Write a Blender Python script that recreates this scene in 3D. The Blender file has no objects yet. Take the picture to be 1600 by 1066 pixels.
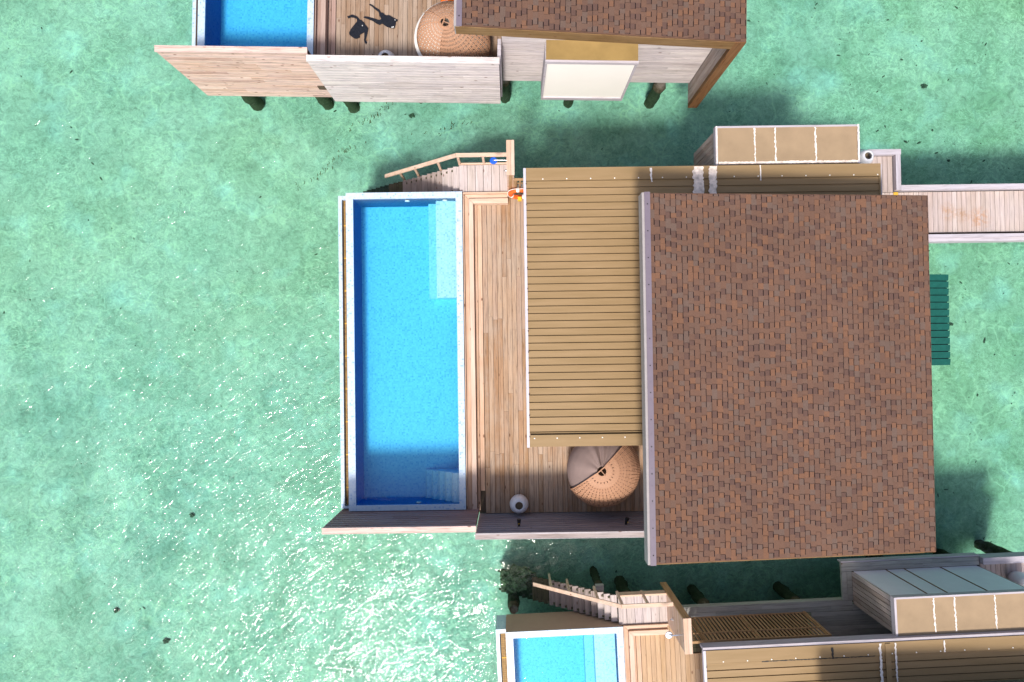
import bpy, bmesh, math, random
from mathutils import Vector, Matrix, noise
R = math.radians
C = bpy.context.scene.collection
scene = bpy.context.scene

# ------------------------------------------------------------------ camera (drone looking straight down)
cam_d = bpy.data.cameras.new('camera'); cam_d.lens = 24; cam_d.sensor_width = 36; cam_d.clip_end = 2000
cam = bpy.data.objects.new('camera', cam_d); C.objects.link(cam); scene.camera = cam
d = Vector(((798 - 800) / 1067, -(550 - 533) / 1067, -1.0)).normalized()   # world "down" seen by the camera
zc = -d
xc = Vector((1, 0, 0)); xc = (xc - zc * xc.dot(zc)).normalized()
yc = zc.cross(xc)
CR = Matrix((xc, yc, zc))
cam.matrix_world = Matrix.Translation((0, 0, 23.3)) @ CR.to_4x4()

# ------------------------------------------------------------------ sky, sun, exposure
SUN_EL, SUN_AZ = 59.5, 12           # azimuth measured from south towards west
w = bpy.data.worlds.new('World'); scene.world = w; w.use_nodes = True
nt = w.node_tree; nt.nodes.clear()
sky = nt.nodes.new('ShaderNodeTexSky'); sky.sky_type = 'NISHITA'; sky.sun_disc = False
sky.sun_elevation = R(SUN_EL); sky.sun_rotation = R(180 + SUN_AZ)
sky.air_density = 1.0; sky.dust_density = 4.0; sky.ozone_density = 1.0
bg = nt.nodes.new('ShaderNodeBackground'); bg.inputs[1].default_value = 0.15
wo = nt.nodes.new('ShaderNodeOutputWorld')
nt.links.new(sky.outputs[0], bg.inputs[0]); nt.links.new(bg.outputs[0], wo.inputs[0])
sl = bpy.data.lights.new('sun', 'SUN'); sl.energy = 3.4; sl.angle = R(8); sl.color = (1.0, 0.95, 0.87)
so = bpy.data.objects.new('sun', sl); C.objects.link(so)
sd = Vector((-math.sin(R(SUN_AZ)) * math.cos(R(SUN_EL)), -math.cos(R(SUN_AZ)) * math.cos(R(SUN_EL)), math.sin(R(SUN_EL))))
so.rotation_euler = sd.to_track_quat('Z', 'Y').to_euler(); so.location = sd * 60
scene.view_settings.view_transform = 'Standard'; scene.view_settings.look = 'None'
scene.view_settings.gamma = 1; scene.view_settings.exposure = 0.25
scene.cycles.max_bounces = 8; scene.cycles.transparent_max_bounces = 12
scene.cycles.caustics_reflective = False; scene.cycles.caustics_refractive = False

# ------------------------------------------------------------------ materials
class NT:
    def __init__(s, name):
        s.m = bpy.data.materials.new(name); s.m.use_nodes = True; s.t = s.m.node_tree; s.t.nodes.clear()
        s.out = s.t.nodes.new('ShaderNodeOutputMaterial')
    def n(s, typ, **kw):
        x = s.t.nodes.new('ShaderNode' + typ)
        for k, v in kw.items(): setattr(x, k, v)
        return x
    def l(s, a, b): s.t.links.new(a, b)
    def val(s, sock, v):
        if hasattr(v, 'links') or hasattr(v, 'is_output'): s.l(v, sock)
        else: sock.default_value = v
    def math(s, op, a, b=0.0, c=0.0, clamp=False):
        x = s.n('Math', operation=op, use_clamp=clamp)
        s.val(x.inputs[0], a); s.val(x.inputs[1], b); s.val(x.inputs[2], c); return x.outputs[0]
    def mix(s, f, a, b, blend='MIX'):
        x = s.n('Mix', data_type='RGBA', blend_type=blend); s.val(x.inputs[0], f)
        for i, v in ((6, a), (7, b)):
            if isinstance(v, (tuple, list)): x.inputs[i].default_value = (*v[:3], 1)
            else: s.l(v, x.inputs[i])
        return x.outputs[2]
    def noise(s, vec, scale, detail=4, rough=0.55, dist=0.0):
        x = s.n('TexNoise'); s.l(vec, x.inputs['Vector']); x.inputs['Scale'].default_value = scale
        x.inputs['Detail'].default_value = detail; x.inputs['Roughness'].default_value = rough
        x.inputs['Distortion'].default_value = dist; return x
    def ramp(s, f, pts, interp='LINEAR'):
        x = s.n('ValToRGB'); s.l(f, x.inputs[0]); cr = x.color_ramp; cr.interpolation = interp
        while len(cr.elements) < len(pts): cr.elements.new(0.5)
        for e, (p, c) in zip(cr.elements, pts):
            e.position = p; e.color = (*c, 1) if isinstance(c, (tuple, list)) else (c, c, c, 1)
        return x.outputs[0]
    def mapr(s, v, a, b, c, d2):
        x = s.n('MapRange'); s.l(v, x.inputs[0])
        for i, k in enumerate((a, b, c, d2)): x.inputs[i + 1].default_value = k
        return x.outputs[0]
    def pos(s): return s.n('TexCoord').outputs['Object']
    def scaled(s, vec, sc, off=None):
        x = s.n('Mapping'); s.l(vec, x.inputs[0]); x.inputs['Scale'].default_value = sc
        if off is not None: s.l(off, x.inputs['Location'])
        return x.outputs[0]
    def bsdf(s, col, rough=0.6, spec=0.3, metal=0.0, bump=None, bstr=0.3, bdist=0.01):
        b = s.n('BsdfPrincipled')
        if isinstance(col, (tuple, list)): b.inputs['Base Color'].default_value = (*col[:3], 1)
        else: s.l(col, b.inputs['Base Color'])
        s.val(b.inputs['Roughness'], rough); b.inputs['Specular IOR Level'].default_value = spec
        b.inputs['Metallic'].default_value = metal
        if bump is not None:
            bp = s.n('Bump'); bp.inputs['Strength'].default_value = bstr; bp.inputs['Distance'].default_value = bdist
            s.l(bump, bp.inputs['Height']); s.l(bp.outputs[0], b.inputs['Normal'])
        s.l(b.outputs[0], s.out.inputs[0]); return b

def m_wood(name, cols, axis, knots=0.0, patch=(0.5, 0.5, 0.5), pamt=0.3, dirt=0.25, stains=None, spots=None):
    s = NT(name); p = s.pos()
    at = s.n('Attribute', attribute_name='tone'); tone = at.outputs['Fac']
    off = s.n('CombineXYZ')
    for i, k in enumerate((37.0, 53.0, 71.0)): s.l(s.math('MULTIPLY', tone, k), off.inputs[i])
    g = [26, 26, 26]; g['xyz'.index(axis)] = 1.6
    grain = s.noise(s.scaled(p, g, off.outputs[0]), 1.0, 5, 0.65, 0.6).outputs[0]
    g2 = [9, 9, 9]; g2['xyz'.index(axis)] = 0.55
    grain2 = s.noise(s.scaled(p, g2, off.outputs[0]), 1.0, 3, 0.5).outputs[0]
    n = len(cols) - 1
    base = s.ramp(tone, [(i / n, c) for i, c in enumerate(cols)])
    big = s.noise(s.scaled(p, (0.9, 0.9, 0.9)), 1.0, 4, 0.6).outputs[0]
    c = s.mix(s.math('MULTIPLY', s.mapr(s.math('ADD', s.math('MULTIPLY', big, 0.6), s.math('MULTIPLY', grain2, 0.4)), 0.42, 0.62, 0, 1), pamt), base, patch)
    c = s.mix(1.0, c, s.ramp(grain, [(0.25, 1 - dirt * 1.5), (0.5, 1.0), (0.8, 1.12)]), 'MULTIPLY')
    c = s.mix(1.0, c, s.ramp(grain2, [(0.2, 0.84), (0.8, 1.1)]), 'MULTIPLY')
    if knots > 0:
        kv = [6.5, 6.5, 6.5]; kv['xyz'.index(axis)] = 3.0
        v = s.n('TexVoronoi'); s.l(s.scaled(p, kv, off.outputs[0]), v.inputs['Vector']); v.inputs['Scale'].default_value = 1.0
        k = s.mapr(v.outputs['Distance'], 0.10, 0.2, 1, 0)
        sel = s.math('GREATER_THAN', s.sepc(v.outputs['Color']), 1 - knots)
        c = s.mix(s.math('MULTIPLY', s.math('MULTIPLY', k, sel), 0.75), c, (0.12, 0.045, 0.02))
    if stains:
        for (x, y, r, col, a) in stains:
            vd = s.n('VectorMath', operation='DISTANCE'); s.l(p, vd.inputs[0]); vd.inputs[1].default_value = (x, y, 0.3)
            nz = s.noise(p, 7.0, 4, 0.7).outputs[0]
            f = s.math('MULTIPLY', s.mapr(vd.outputs['Value'], r * 0.2, r, 1, 0), s.mapr(nz, 0.42, 0.56, 0, 1))
            c = s.mix(s.math('MULTIPLY', f, a), c, col)
    s.bsdf(c, 0.75, 0.15, 0, grain, 0.25, 0.004)
    return s.m
def _sepx(s, v):
    x = s.n('SeparateXYZ'); s.l(v, x.inputs[0]); return x.outputs[0]
NT.sepx = _sepx
def _sepc(s, col):
    x = s.n('SeparateColor'); s.l(col, x.inputs[0]); return x.outputs[0]
NT.sepc = _sepc

def m_plain(name, col, rough=0.5, spec=0.4, metal=0, var=0.08, scale=3.0):
    s = NT(name); p = s.pos(); n1 = s.noise(p, scale, 5, 0.6).outputs[0]
    c = s.mix(1.0, col, s.ramp(n1, [(0.3, 1 - var), (0.7, 1 + var)]), 'MULTIPLY')
    s.bsdf(c, rough, spec, metal, n1, 0.1, 0.003); return s.m

def m_metal_roof():
    s = NT('tan painted metal roof'); p = s.pos()
    a = s.noise(s.scaled(p, (0.5, 5.0, 1)), 1.0, 4, 0.6).outputs[0]
    b = s.noise(p, 14.0, 5, 0.7).outputs[0]
    c = s.mix(s.mapr(a, 0.35, 0.7, 0, 1), (0.262, 0.175, 0.085), (0.312, 0.210, 0.110))
    c = s.mix(s.math('MULTIPLY', s.mapr(b, 0.62, 0.75, 0, 1), 0.25), c, (0.22, 0.15, 0.09))
    s.bsdf(c, 0.55, 0.2, 0, a, 0.15, 0.01); return s.m

def m_shingle():
    s = NT('asphalt shingles'); p = s.pos()
    tone = s.n('Attribute', attribute_name='tone').outputs['Fac']
    # tone 0 = cut edge plus its shadow line painted dark, then four granule blends
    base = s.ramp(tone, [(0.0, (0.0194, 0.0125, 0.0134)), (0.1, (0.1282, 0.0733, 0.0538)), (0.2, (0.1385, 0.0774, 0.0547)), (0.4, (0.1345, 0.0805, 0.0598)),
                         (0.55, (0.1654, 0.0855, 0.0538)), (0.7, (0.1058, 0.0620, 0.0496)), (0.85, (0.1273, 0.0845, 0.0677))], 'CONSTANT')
    g = s.noise(p, 60, 3, 0.8).outputs[0]; w2 = s.noise(p, 0.7, 4, 0.6).outputs[0]
    c = s.mix(1.0, base, s.ramp(g, [(0.3, 0.78), (0.7, 1.22)]), 'MULTIPLY')
    c = s.mix(1.0, c, s.ramp(w2, [(0.3, 0.93), (0.7, 1.07)]), 'MULTIPLY')
    s.bsdf(c, 0.9, 0.12, 0, g, 0.4, 0.004); return s.m

def m_tile(name, c1, c2, c3, size=0.05, rough=0.25, grout=(0.6, 0.7, 0.75), ga=0.35):
    s = NT(name); p = s.pos()
    sc = s.scaled(p, (1 / size,) * 3)
    off = s.n('VectorMath', operation='ADD'); s.l(sc, off.inputs[0]); off.inputs[1].default_value = (0.013, 0.017, 0.37)
    fl = s.n('VectorMath', operation='FLOOR'); s.l(off.outputs[0], fl.inputs[0])
    fr = s.n('VectorMath', operation='FRACTION'); s.l(off.outputs[0], fr.inputs[0])
    wn = s.n('TexWhiteNoise', noise_dimensions='3D'); s.l(fl.outputs[0], wn.inputs['Vector'])
    c = s.ramp(wn.outputs['Value'], [(0.0, c3), (0.12, c1), (0.55, c2), (1.0, c1)])
    sp = s.n('SeparateXYZ'); s.l(fr.outputs[0], sp.inputs[0])
    gx = s.math('LESS_THAN', sp.outputs[0], 0.12); gy = s.math('LESS_THAN', sp.outputs[1], 0.12)
    c = s.mix(s.math('MULTIPLY', s.math('MAXIMUM', gx, gy), ga), c, grout)
    s.bsdf(c, rough, 0.4); return s.m

def m_water(name, tint, bumps, rough, gain=1.0, dist=0.05, cloud=None):
    s = NT(name); p = s.pos(); h = None
    for (sc, amp, det, ds) in bumps:
        vr = s.n('VectorRotate', rotation_type='Z_AXIS'); s.l(p, vr.inputs['Vector']); vr.inputs['Angle'].default_value = -0.62; mp = s.n('Mapping'); s.l(vr.outputs[0], mp.inputs[0]); mp.inputs['Scale'].default_value = sc; nz = s.noise(mp.outputs[0], 1.0, det, 0.6, ds).outputs[0]
        t = s.math('MULTIPLY', nz, amp); h = t if h is None else s.math('ADD', h, t)
    bp = s.n('Bump'); bp.inputs['Strength'].default_value = 1.0; bp.inputs['Distance'].default_value = dist; s.l(h, bp.inputs['Height'])
    tr = s.n('BsdfTransparent'); tr.inputs[0].default_value = (*tint, 1)
    if cloud:
        n2 = s.noise(p, cloud[0], 4, 0.6).outputs[0]
        s.l(s.mix(s.mapr(n2, 0.35, 0.65, 0, 1), tint, cloud[1]), tr.inputs[0])
    gl = s.n('BsdfGlossy'); gl.inputs['Roughness'].default_value = rough; s.l(bp.outputs[0], gl.inputs['Normal'])
    fr = s.n('Fresnel'); fr.inputs[0].default_value = 1.333; s.l(bp.outputs[0], fr.inputs['Normal'])
    mx = s.n('MixShader'); s.l(s.math('MULTIPLY', fr.outputs[0], gain, clamp=True), mx.inputs[0])
    s.l(tr.outputs[0], mx.inputs[1]); s.l(gl.outputs[0], mx.inputs[2]); s.l(mx.outputs[0], s.out.inputs[0]); return s.m

def m_seabed():
    s = NT('sandy seabed'); p = s.pos()
    lo = s.noise(p, 0.09, 5, 0.6, 0.4).outputs[0]; md = s.noise(p, 0.5, 6, 0.62, 0.5).outputs[0]
    fi = s.noise(p, 3.2, 7, 0.72, 1.2).outputs[0]; ff = s.noise(p, 13, 5, 0.75, 1.0).outputs[0]
    base = s.mix(s.mapr(md, 0.34, 0.66, 0, 1), (0.33, 0.41, 0.34), (0.65, 0.67, 0.595))
    base = s.mix(s.mapr(lo, 0.40, 0.62, 0, 0.5), base, (0.46, 0.51, 0.37))
    gx = s.sepx(p); gf = s.math('MULTIPLY', s.mapr(s.math('ADD', gx, s.math('MULTIPLY', lo, 8.0)), 6.0, 18.0, 0, 1), s.mapr(md, 0.3, 0.6, 0.75, 0.4))
    base = s.mix(gf, base, (0.34, 0.43, 0.27))
    bl = s.noise(p, 0.75, 3, 0.5, 0.2).outputs[0]
    base = s.mix(s.mapr(bl, 0.54, 0.74, 0, 0.5), base, (0.66, 0.80, 0.78))
    base = s.mix(1.0, base, s.ramp(fi, [(0.28, 0.56), (0.5, 0.93), (0.72, 1.24)]), 'MULTIPLY')
    base = s.mix(1.0, base, s.ramp(ff, [(0.3, 0.84), (0.7, 1.14)]), 'MULTIPLY')
    for (sc_, lo_, am_, col_) in ((2.0, 0.10, 0.55, (0.80, 0.86, 0.66)), (4.6, 0.10, 0.40, (0.80, 0.86, 0.70)), (3.3, 0.09, 0.45, (0.22, 0.30, 0.22))):
        rn = s.noise(s.scaled(p, (sc_, sc_ * 1.15, 7.0 + sc_)), 1.0, 4, 0.6, 1.6).outputs[0]
        rd = s.mapr(s.math('ABSOLUTE', s.math('SUBTRACT', rn, 0.5)), 0.0, lo_ * 0.35, 1, 0)
        gate = s.mapr(s.noise(s.scaled(p, (0.45, 0.45, 3 + sc_)), 1.0, 3, 0.5).outputs[0], 0.42, 0.6, 0.1, 1)
        base = s.mix(s.math('MULTIPLY', s.math('MULTIPLY', rd, am_), gate), base, col_)
    # web of caustic light, painted into the bed colour as pale veins
    wv = s.n('VectorMath', operation='ADD'); s.l(p, wv.inputs[0])
    dn = s.noise(p, 1.1, 3, 0.5); dsx = s.n('VectorMath', operation='SCALE'); s.l(dn.outputs['Color'], dsx.inputs[0]); dsx.inputs['Scale'].default_value = 1.3
    s.l(dsx.outputs[0], wv.inputs[1])
    v = s.n('TexVoronoi', feature='DISTANCE_TO_EDGE'); s.l(wv.outputs[0], v.inputs['Vector']); v.inputs['Scale'].default_value = 1.25
    cr = s.math('MULTIPLY', s.mapr(v.outputs['Distance'], 0.0, 0.07, 1, 0), s.mapr(s.noise(p, 0.8, 3).outputs[0], 0.45, 0.65, 0, 0.45))
    base = s.mix(cr, base, (0.78, 0.84, 0.62))
    s.bsdf(base, 0.95, 0.0, 0, fi, 0.6, 0.08); return s.m

def m_pile():
    s = NT('weathered pile timber'); p = s.n('NewGeometry').outputs['Position']
    z = s.n('SeparateXYZ'); s.l(p, z.inputs[0]); n1 = s.noise(p, 9, 5, 0.7).outputs[0]
    up = s.mix(n1, (0.16, 0.13, 0.11), (0.34, 0.30, 0.27)); dn = s.mix(n1, (0.03, 0.03, 0.022), (0.17, 0.145, 0.09))
    f = s.mapr(s.math('ADD', z.outputs[2], s.math('MULTIPLY', n1, 0.5)), 0.45, 0.75, 0, 1)
    s.bsdf(s.mix(f, dn, up), 0.9, 0.1, 0, n1, 0.8, 0.05); return s.m

M = {}
M['deck'] = m_wood('deck boards', [(0.30, 0.165, 0.085), (0.42, 0.26, 0.16), (0.47, 0.33, 0.235), (0.36, 0.21, 0.11), (0.44, 0.30, 0.22)], 'y', 0.12, (0.40, 0.32, 0.26), 0.65, 0.36)
M['deck_fresh'] = m_wood('fresh deck boards', [(0.44, 0.28, 0.15), (0.52, 0.35, 0.215), (0.49, 0.34, 0.225), (0.46, 0.29, 0.16)], 'y', 0.08, (0.50, 0.37, 0.26), 0.4, 0.16)
M['deck_dull'] = m_wood('brown grey deck boards', [(0.27, 0.165, 0.10), (0.36, 0.25, 0.18), (0.42, 0.32, 0.25), (0.30, 0.19, 0.12)], 'y', 0.12, (0.36, 0.29, 0.24), 0.5, 0.3)
M['bench_y'] = m_wood('pinkish pine y', [(0.52, 0.32, 0.21), (0.62, 0.44, 0.34), (0.59, 0.38, 0.26)], 'y', 0.55, (0.66, 0.53, 0.45), 0.4, 0.15)
M['bench_x'] = m_wood('pinkish pine x', [(0.57, 0.38, 0.27), (0.65, 0.48, 0.37), (0.61, 0.42, 0.30)], 'x', 0.5, (0.68, 0.55, 0.47), 0.4, 0.15)
M['bench_dull'] = m_wood('worn mauve boards', [(0.36, 0.24, 0.20), (0.44, 0.32, 0.27), (0.40, 0.27, 0.23)], 'y', 0.4, (0.44, 0.34, 0.31), 0.4, 0.2)
M['grey_y'] = m_wood('grey weathered boards y', [(0.42, 0.35, 0.34), (0.52, 0.44, 0.42), (0.47, 0.40, 0.36), (0.54, 0.46, 0.45)], 'y', 0.18, (0.52, 0.46, 0.47), 0.6, 0.3)
M['walk_y'] = m_wood('entry walkway boards', [(0.38, 0.30, 0.26), (0.52, 0.43, 0.385), (0.44, 0.34, 0.29), (0.54, 0.46, 0.42)], 'y', 0.05, (0.50, 0.42, 0.42), 0.5, 0.2,
                     stains=[(2.75, -0.62, 0.42, (0.42, 0.18, 0.05), 0.6), (1.75, -0.4, 0.36, (0.42, 0.20, 0.06), 0.45), (2.2, -0.5, 0.3, (0.34, 0.16, 0.05), 0.5)])
M['grey_x'] = m_wood('grey weathered boards x', [(0.44, 0.40, 0.40), (0.55, 0.50, 0.50), (0.50, 0.45, 0.44), (0.60, 0.55, 0.55)], 'x', 0.12, (0.60, 0.56, 0.58), 0.6, 0.3)
M['grey_dark_x'] = m_wood('dull grey green boards x', [(0.30, 0.30, 0.27), (0.42, 0.41, 0.38), (0.36, 0.34, 0.31)], 'x', 0.1, (0.40, 0.40, 0.37), 0.5, 0.3)
M['lilac_x'] = m_wood('silvered lilac boards x', [(0.43, 0.39, 0.42), (0.53, 0.48, 0.51)], 'x', 0.0, (0.46, 0.43, 0.49), 0.6, 0.25)
M['lilac_y'] = m_wood('silvered lilac boards y', [(0.43, 0.39, 0.42), (0.53, 0.48, 0.51)], 'y', 0.0, (0.46, 0.43, 0.49), 0.6, 0.25)
M['grey_z'] = m_wood('grey upright boards', [(0.27, 0.20, 0.165), (0.46, 0.38, 0.34), (0.36, 0.27, 0.23), (0.52, 0.45, 0.42)], 'z', 0.05, (0.44, 0.38, 0.37), 0.5, 0.35)
M['fence_grey'] = m_wood('pale grey fence boards', [(0.54, 0.47, 0.46), (0.70, 0.63, 0.61), (0.62, 0.55, 0.55), (0.74, 0.67, 0.64)], 'x', 0.15, (0.52, 0.47, 0.50), 0.6, 0.35)
M['fence_pine'] = m_wood('peach pine fence boards', [(0.48, 0.30, 0.24), (0.70, 0.51, 0.44), (0.62, 0.41, 0.32), (0.74, 0.56, 0.48), (0.66, 0.47, 0.42)], 'x', 0.6, (0.60, 0.44, 0.42), 0.5, 0.42)
M['screen_pine'] = m_wood('mauve brown pine boards', [(0.27, 0.16, 0.15), (0.38, 0.24, 0.22), (0.32, 0.19, 0.17)], 'x', 0.3, (0.36, 0.27, 0.27), 0.35, 0.3)  # darker copy of the pine: shade of the north face is in the colour
M['screen_grey'] = m_wood('dark silvered boards', [(0.24, 0.21, 0.24), (0.31, 0.28, 0.31), (0.27, 0.24, 0.27)], 'x', 0.1, (0.33, 0.31, 0.35), 0.4, 0.3)  # darker copy of the grey fence boards, inner-face shade painted in
M['cap_x'] = m_wood('brownish grey cap board', [(0.27, 0.21, 0.19), (0.36, 0.30, 0.28), (0.46, 0.42, 0.43)], 'x', 0.15, (0.42, 0.37, 0.37), 0.6, 0.3)
M['brown_x'] = m_wood('brown stained fascia x', [(0.17, 0.095, 0.038), (0.24, 0.14, 0.06)], 'x', 0.1, (0.27, 0.18, 0.10), 0.4, 0.35)
M['brown_z'] = m_wood('brown stained boards z', [(0.11, 0.05, 0.022), (0.22, 0.105, 0.045)], 'z', 0.15, (0.20, 0.12, 0.06), 0.4, 0.5)
M['slat'] = m_wood('oiled brown slats', [(0.36, 0.21, 0.10), (0.46, 0.28, 0.14), (0.40, 0.24, 0.12)], 'z', 0.0, (0.42, 0.28, 0.17), 0.4, 0.3)
M['dark_under'] = m_plain('dark framing timber', (0.10, 0.075, 0.055), 0.9, 0.1)
M['metal'] = m_metal_roof()
M['tan'] = m_plain('tan membrane roof', (0.33, 0.235, 0.145), 0.6, 0.25, 0, 0.09, 2.2)
M['bronze'] = m_plain('bronze flat roof sheet', (0.30, 0.20, 0.075), 0.45, 0.3, 0, 0.14, 1.6)
M['shingle'] = m_shingle()
M['lavender'] = m_plain('lavender edge flashing', (0.165, 0.135, 0.17), 0.5, 0.3, 0, 0.05)
M['barge'] = m_plain('weathered grey barge board', (0.34, 0.31, 0.31), 0.6, 0.2)
M['gutter'] = m_plain('pale grey gutter', (0.52, 0.50, 0.56), 0.4, 0.4)
M['white'] = m_plain('white render', (0.90, 0.87, 0.82), 0.6, 0.2, 0, 0.02, 1.0)
M['panel'] = m_plain('pale grey cladding panel', (0.70, 0.68, 0.77), 0.5, 0.2, 0, 0.03)
M['seal'] = m_plain('white sealant', (0.78, 0.72, 0.68), 0.6, 0.3, 0, 0.2, 25)
M['patch'] = m_plain('silver sealing tape', (0.80, 0.68, 0.60), 0.7, 0.1, 0, 0.35, 7)
M['black'] = m_plain('black plastic', (0.012, 0.012, 0.014), 0.5, 0.4)
M['cloth'] = m_plain('black stretch cloth', (0.012, 0.014, 0.022), 0.8, 0.2, 0, 0.3, 30)
M['print'] = m_plain('pale print', (0.6, 0.6, 0.6), 0.7)
M['glaze'] = m_plain('white glazed ceramic', (0.74, 0.74, 0.78), 0.3, 0.4, 0, 0.02)
M['orange'] = m_plain('orange plastic', (0.85, 0.13, 0.02), 0.45, 0.4, 0, 0.04)
M['yellow'] = m_plain('yellow plastic', (0.85, 0.48, 0.03), 0.45, 0.4)
M['chrome'] = m_plain('chrome', (0.75, 0.76, 0.8), 0.2, 0.5, 0.9, 0.02)
M['blue'] = m_plain('blue film on shower head', (0.01, 0.10, 0.55), 0.4, 0.4)
M['green'] = m_plain('dark green metal sheet', (0.010, 0.085, 0.070), 0.7, 0.1, 0, 0.15, 8)
M['wicker'] = m_plain('tan wicker', (0.43, 0.24, 0.15), 0.6, 0.3, 0, 0.15, 40)
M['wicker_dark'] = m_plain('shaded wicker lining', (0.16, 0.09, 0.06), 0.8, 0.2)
M['dark_fill'] = m_plain('brown jar filling', (0.22, 0.17, 0.12), 0.9, 0.1)  # dark tone stands for the shaded hollow inside the jar
M['fabric'] = m_plain('taupe sunshade cloth', (0.24, 0.175, 0.16), 0.8, 0.2, 0, 0.06)
M['white_cloth'] = m_plain('white cushion cloth', (0.78, 0.74, 0.70), 0.85, 0.1, 0, 0.03)
M['orange_cloth'] = m_plain('orange cushion cloth', (0.75, 0.15, 0.02), 0.85, 0.1, 0, 0.05)
M['taupe'] = m_plain('taupe rendered pool wall', (0.40, 0.285, 0.21), 0.8, 0.15, 0, 0.04)
M['rim'] = m_tile('pale rim mosaic', (0.43, 0.55, 0.70), (0.52, 0.62, 0.73), (0.24, 0.39, 0.64), 0.05, 0.3, (0.66, 0.72, 0.78), 0.3)
M['basin'] = m_tile('blue pool mosaic', (0.48, 0.64, 0.80), (0.63, 0.77, 0.88), (0.34, 0.53, 0.76), 0.05, 0.35, (0.8, 0.9, 0.95), 0.25)
M['basin_wall'] = m_tile('deep blue wall mosaic', (0.25, 0.55, 0.85), (0.35, 0.62, 0.9), (0.15, 0.42, 0.8), 0.05, 0.35, (0.5, 0.7, 0.95), 0.15)  # bluer than the sunlit end wall: shading of the side walls put into the tile
M['basin_step'] = m_tile('light pool step mosaic', (0.52, 0.65, 0.80), (0.66, 0.76, 0.87), (0.36, 0.54, 0.78), 0.05, 0.35, (0.8, 0.88, 0.95), 0.25)
M['grate'] = m_tile('ochre grate', (0.27, 0.15, 0.035), (0.36, 0.21, 0.06), (0.16, 0.09, 0.03), 0.06, 0.6, (0.05, 0.035, 0.02), 0.85)
M['grate_bar'] = m_plain('yellow grate joint', (0.62, 0.36, 0.04), 0.6)
M['pile'] = m_pile()
M['moss'] = m_wood('slimy dark step', [(0.07, 0.06, 0.04), (0.12, 0.10, 0.07), (0.09, 0.08, 0.05)], 'y', 0.0, (0.06, 0.065, 0.03), 0.7, 0.5)  # real slime on the steps; also the painted shade of the covered passage
M['step_worn'] = m_wood('stained grey step', [(0.30, 0.24, 0.22), (0.42, 0.35, 0.33), (0.36, 0.29, 0.27)], 'y', 0.35, (0.24, 0.19, 0.17), 0.7, 0.45)
M['coral'] = m_plain('dark coral rock', (0.09, 0.10, 0.07), 0.95, 0.05, 0, 0.6, 12)
M['weed'] = m_plain('brown seaweed', (0.13, 0.085, 0.03), 0.9, 0.05, 0, 0.4, 10)
M['mossrock'] = m_plain('algae covered rock', (0.22, 0.20, 0.12), 0.95, 0.05, 0, 0.7, 9)
M['pwater'] = m_water('pool water', (0.93, 0.98, 1.0), [((2.6, 2.6, 1), 0.5, 3, 0.4), ((9, 9, 1), 0.12, 3, 0.5)], 0.02, 0.7, 0.02)
def m_side():
    s = NT('pool water body'); tr = s.n('BsdfTransparent'); s.l(tr.outputs[0], s.out.inputs[0]); return s.m
M['pside'] = m_side()
for k_ in ('pwater', 'pside'):
    t_ = M[k_].node_tree; va = t_.nodes.new('ShaderNodeVolumeAbsorption'); va.inputs['Color'].default_value = (0.0, 0.80, 0.985, 1); va.inputs['Density'].default_value = 0.88
    t_.links.new(va.outputs[0], [n_ for n_ in t_.nodes if n_.type == 'OUTPUT_MATERIAL'][0].inputs[1])
M['sea'] = m_water('sea water', (0.60, 0.91, 0.875), [((0.45, 0.7, 1), 1.0, 1, 0.5), ((1.5, 3.6, 1), 0.50, 1, 1.0), ((3.6, 9.0, 1), 0.17, 1, 1.0)], 0.05, 0.9, 0.108,
                   (0.12, (0.64, 0.925, 0.845)))
M['bed'] = m_seabed()

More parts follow.
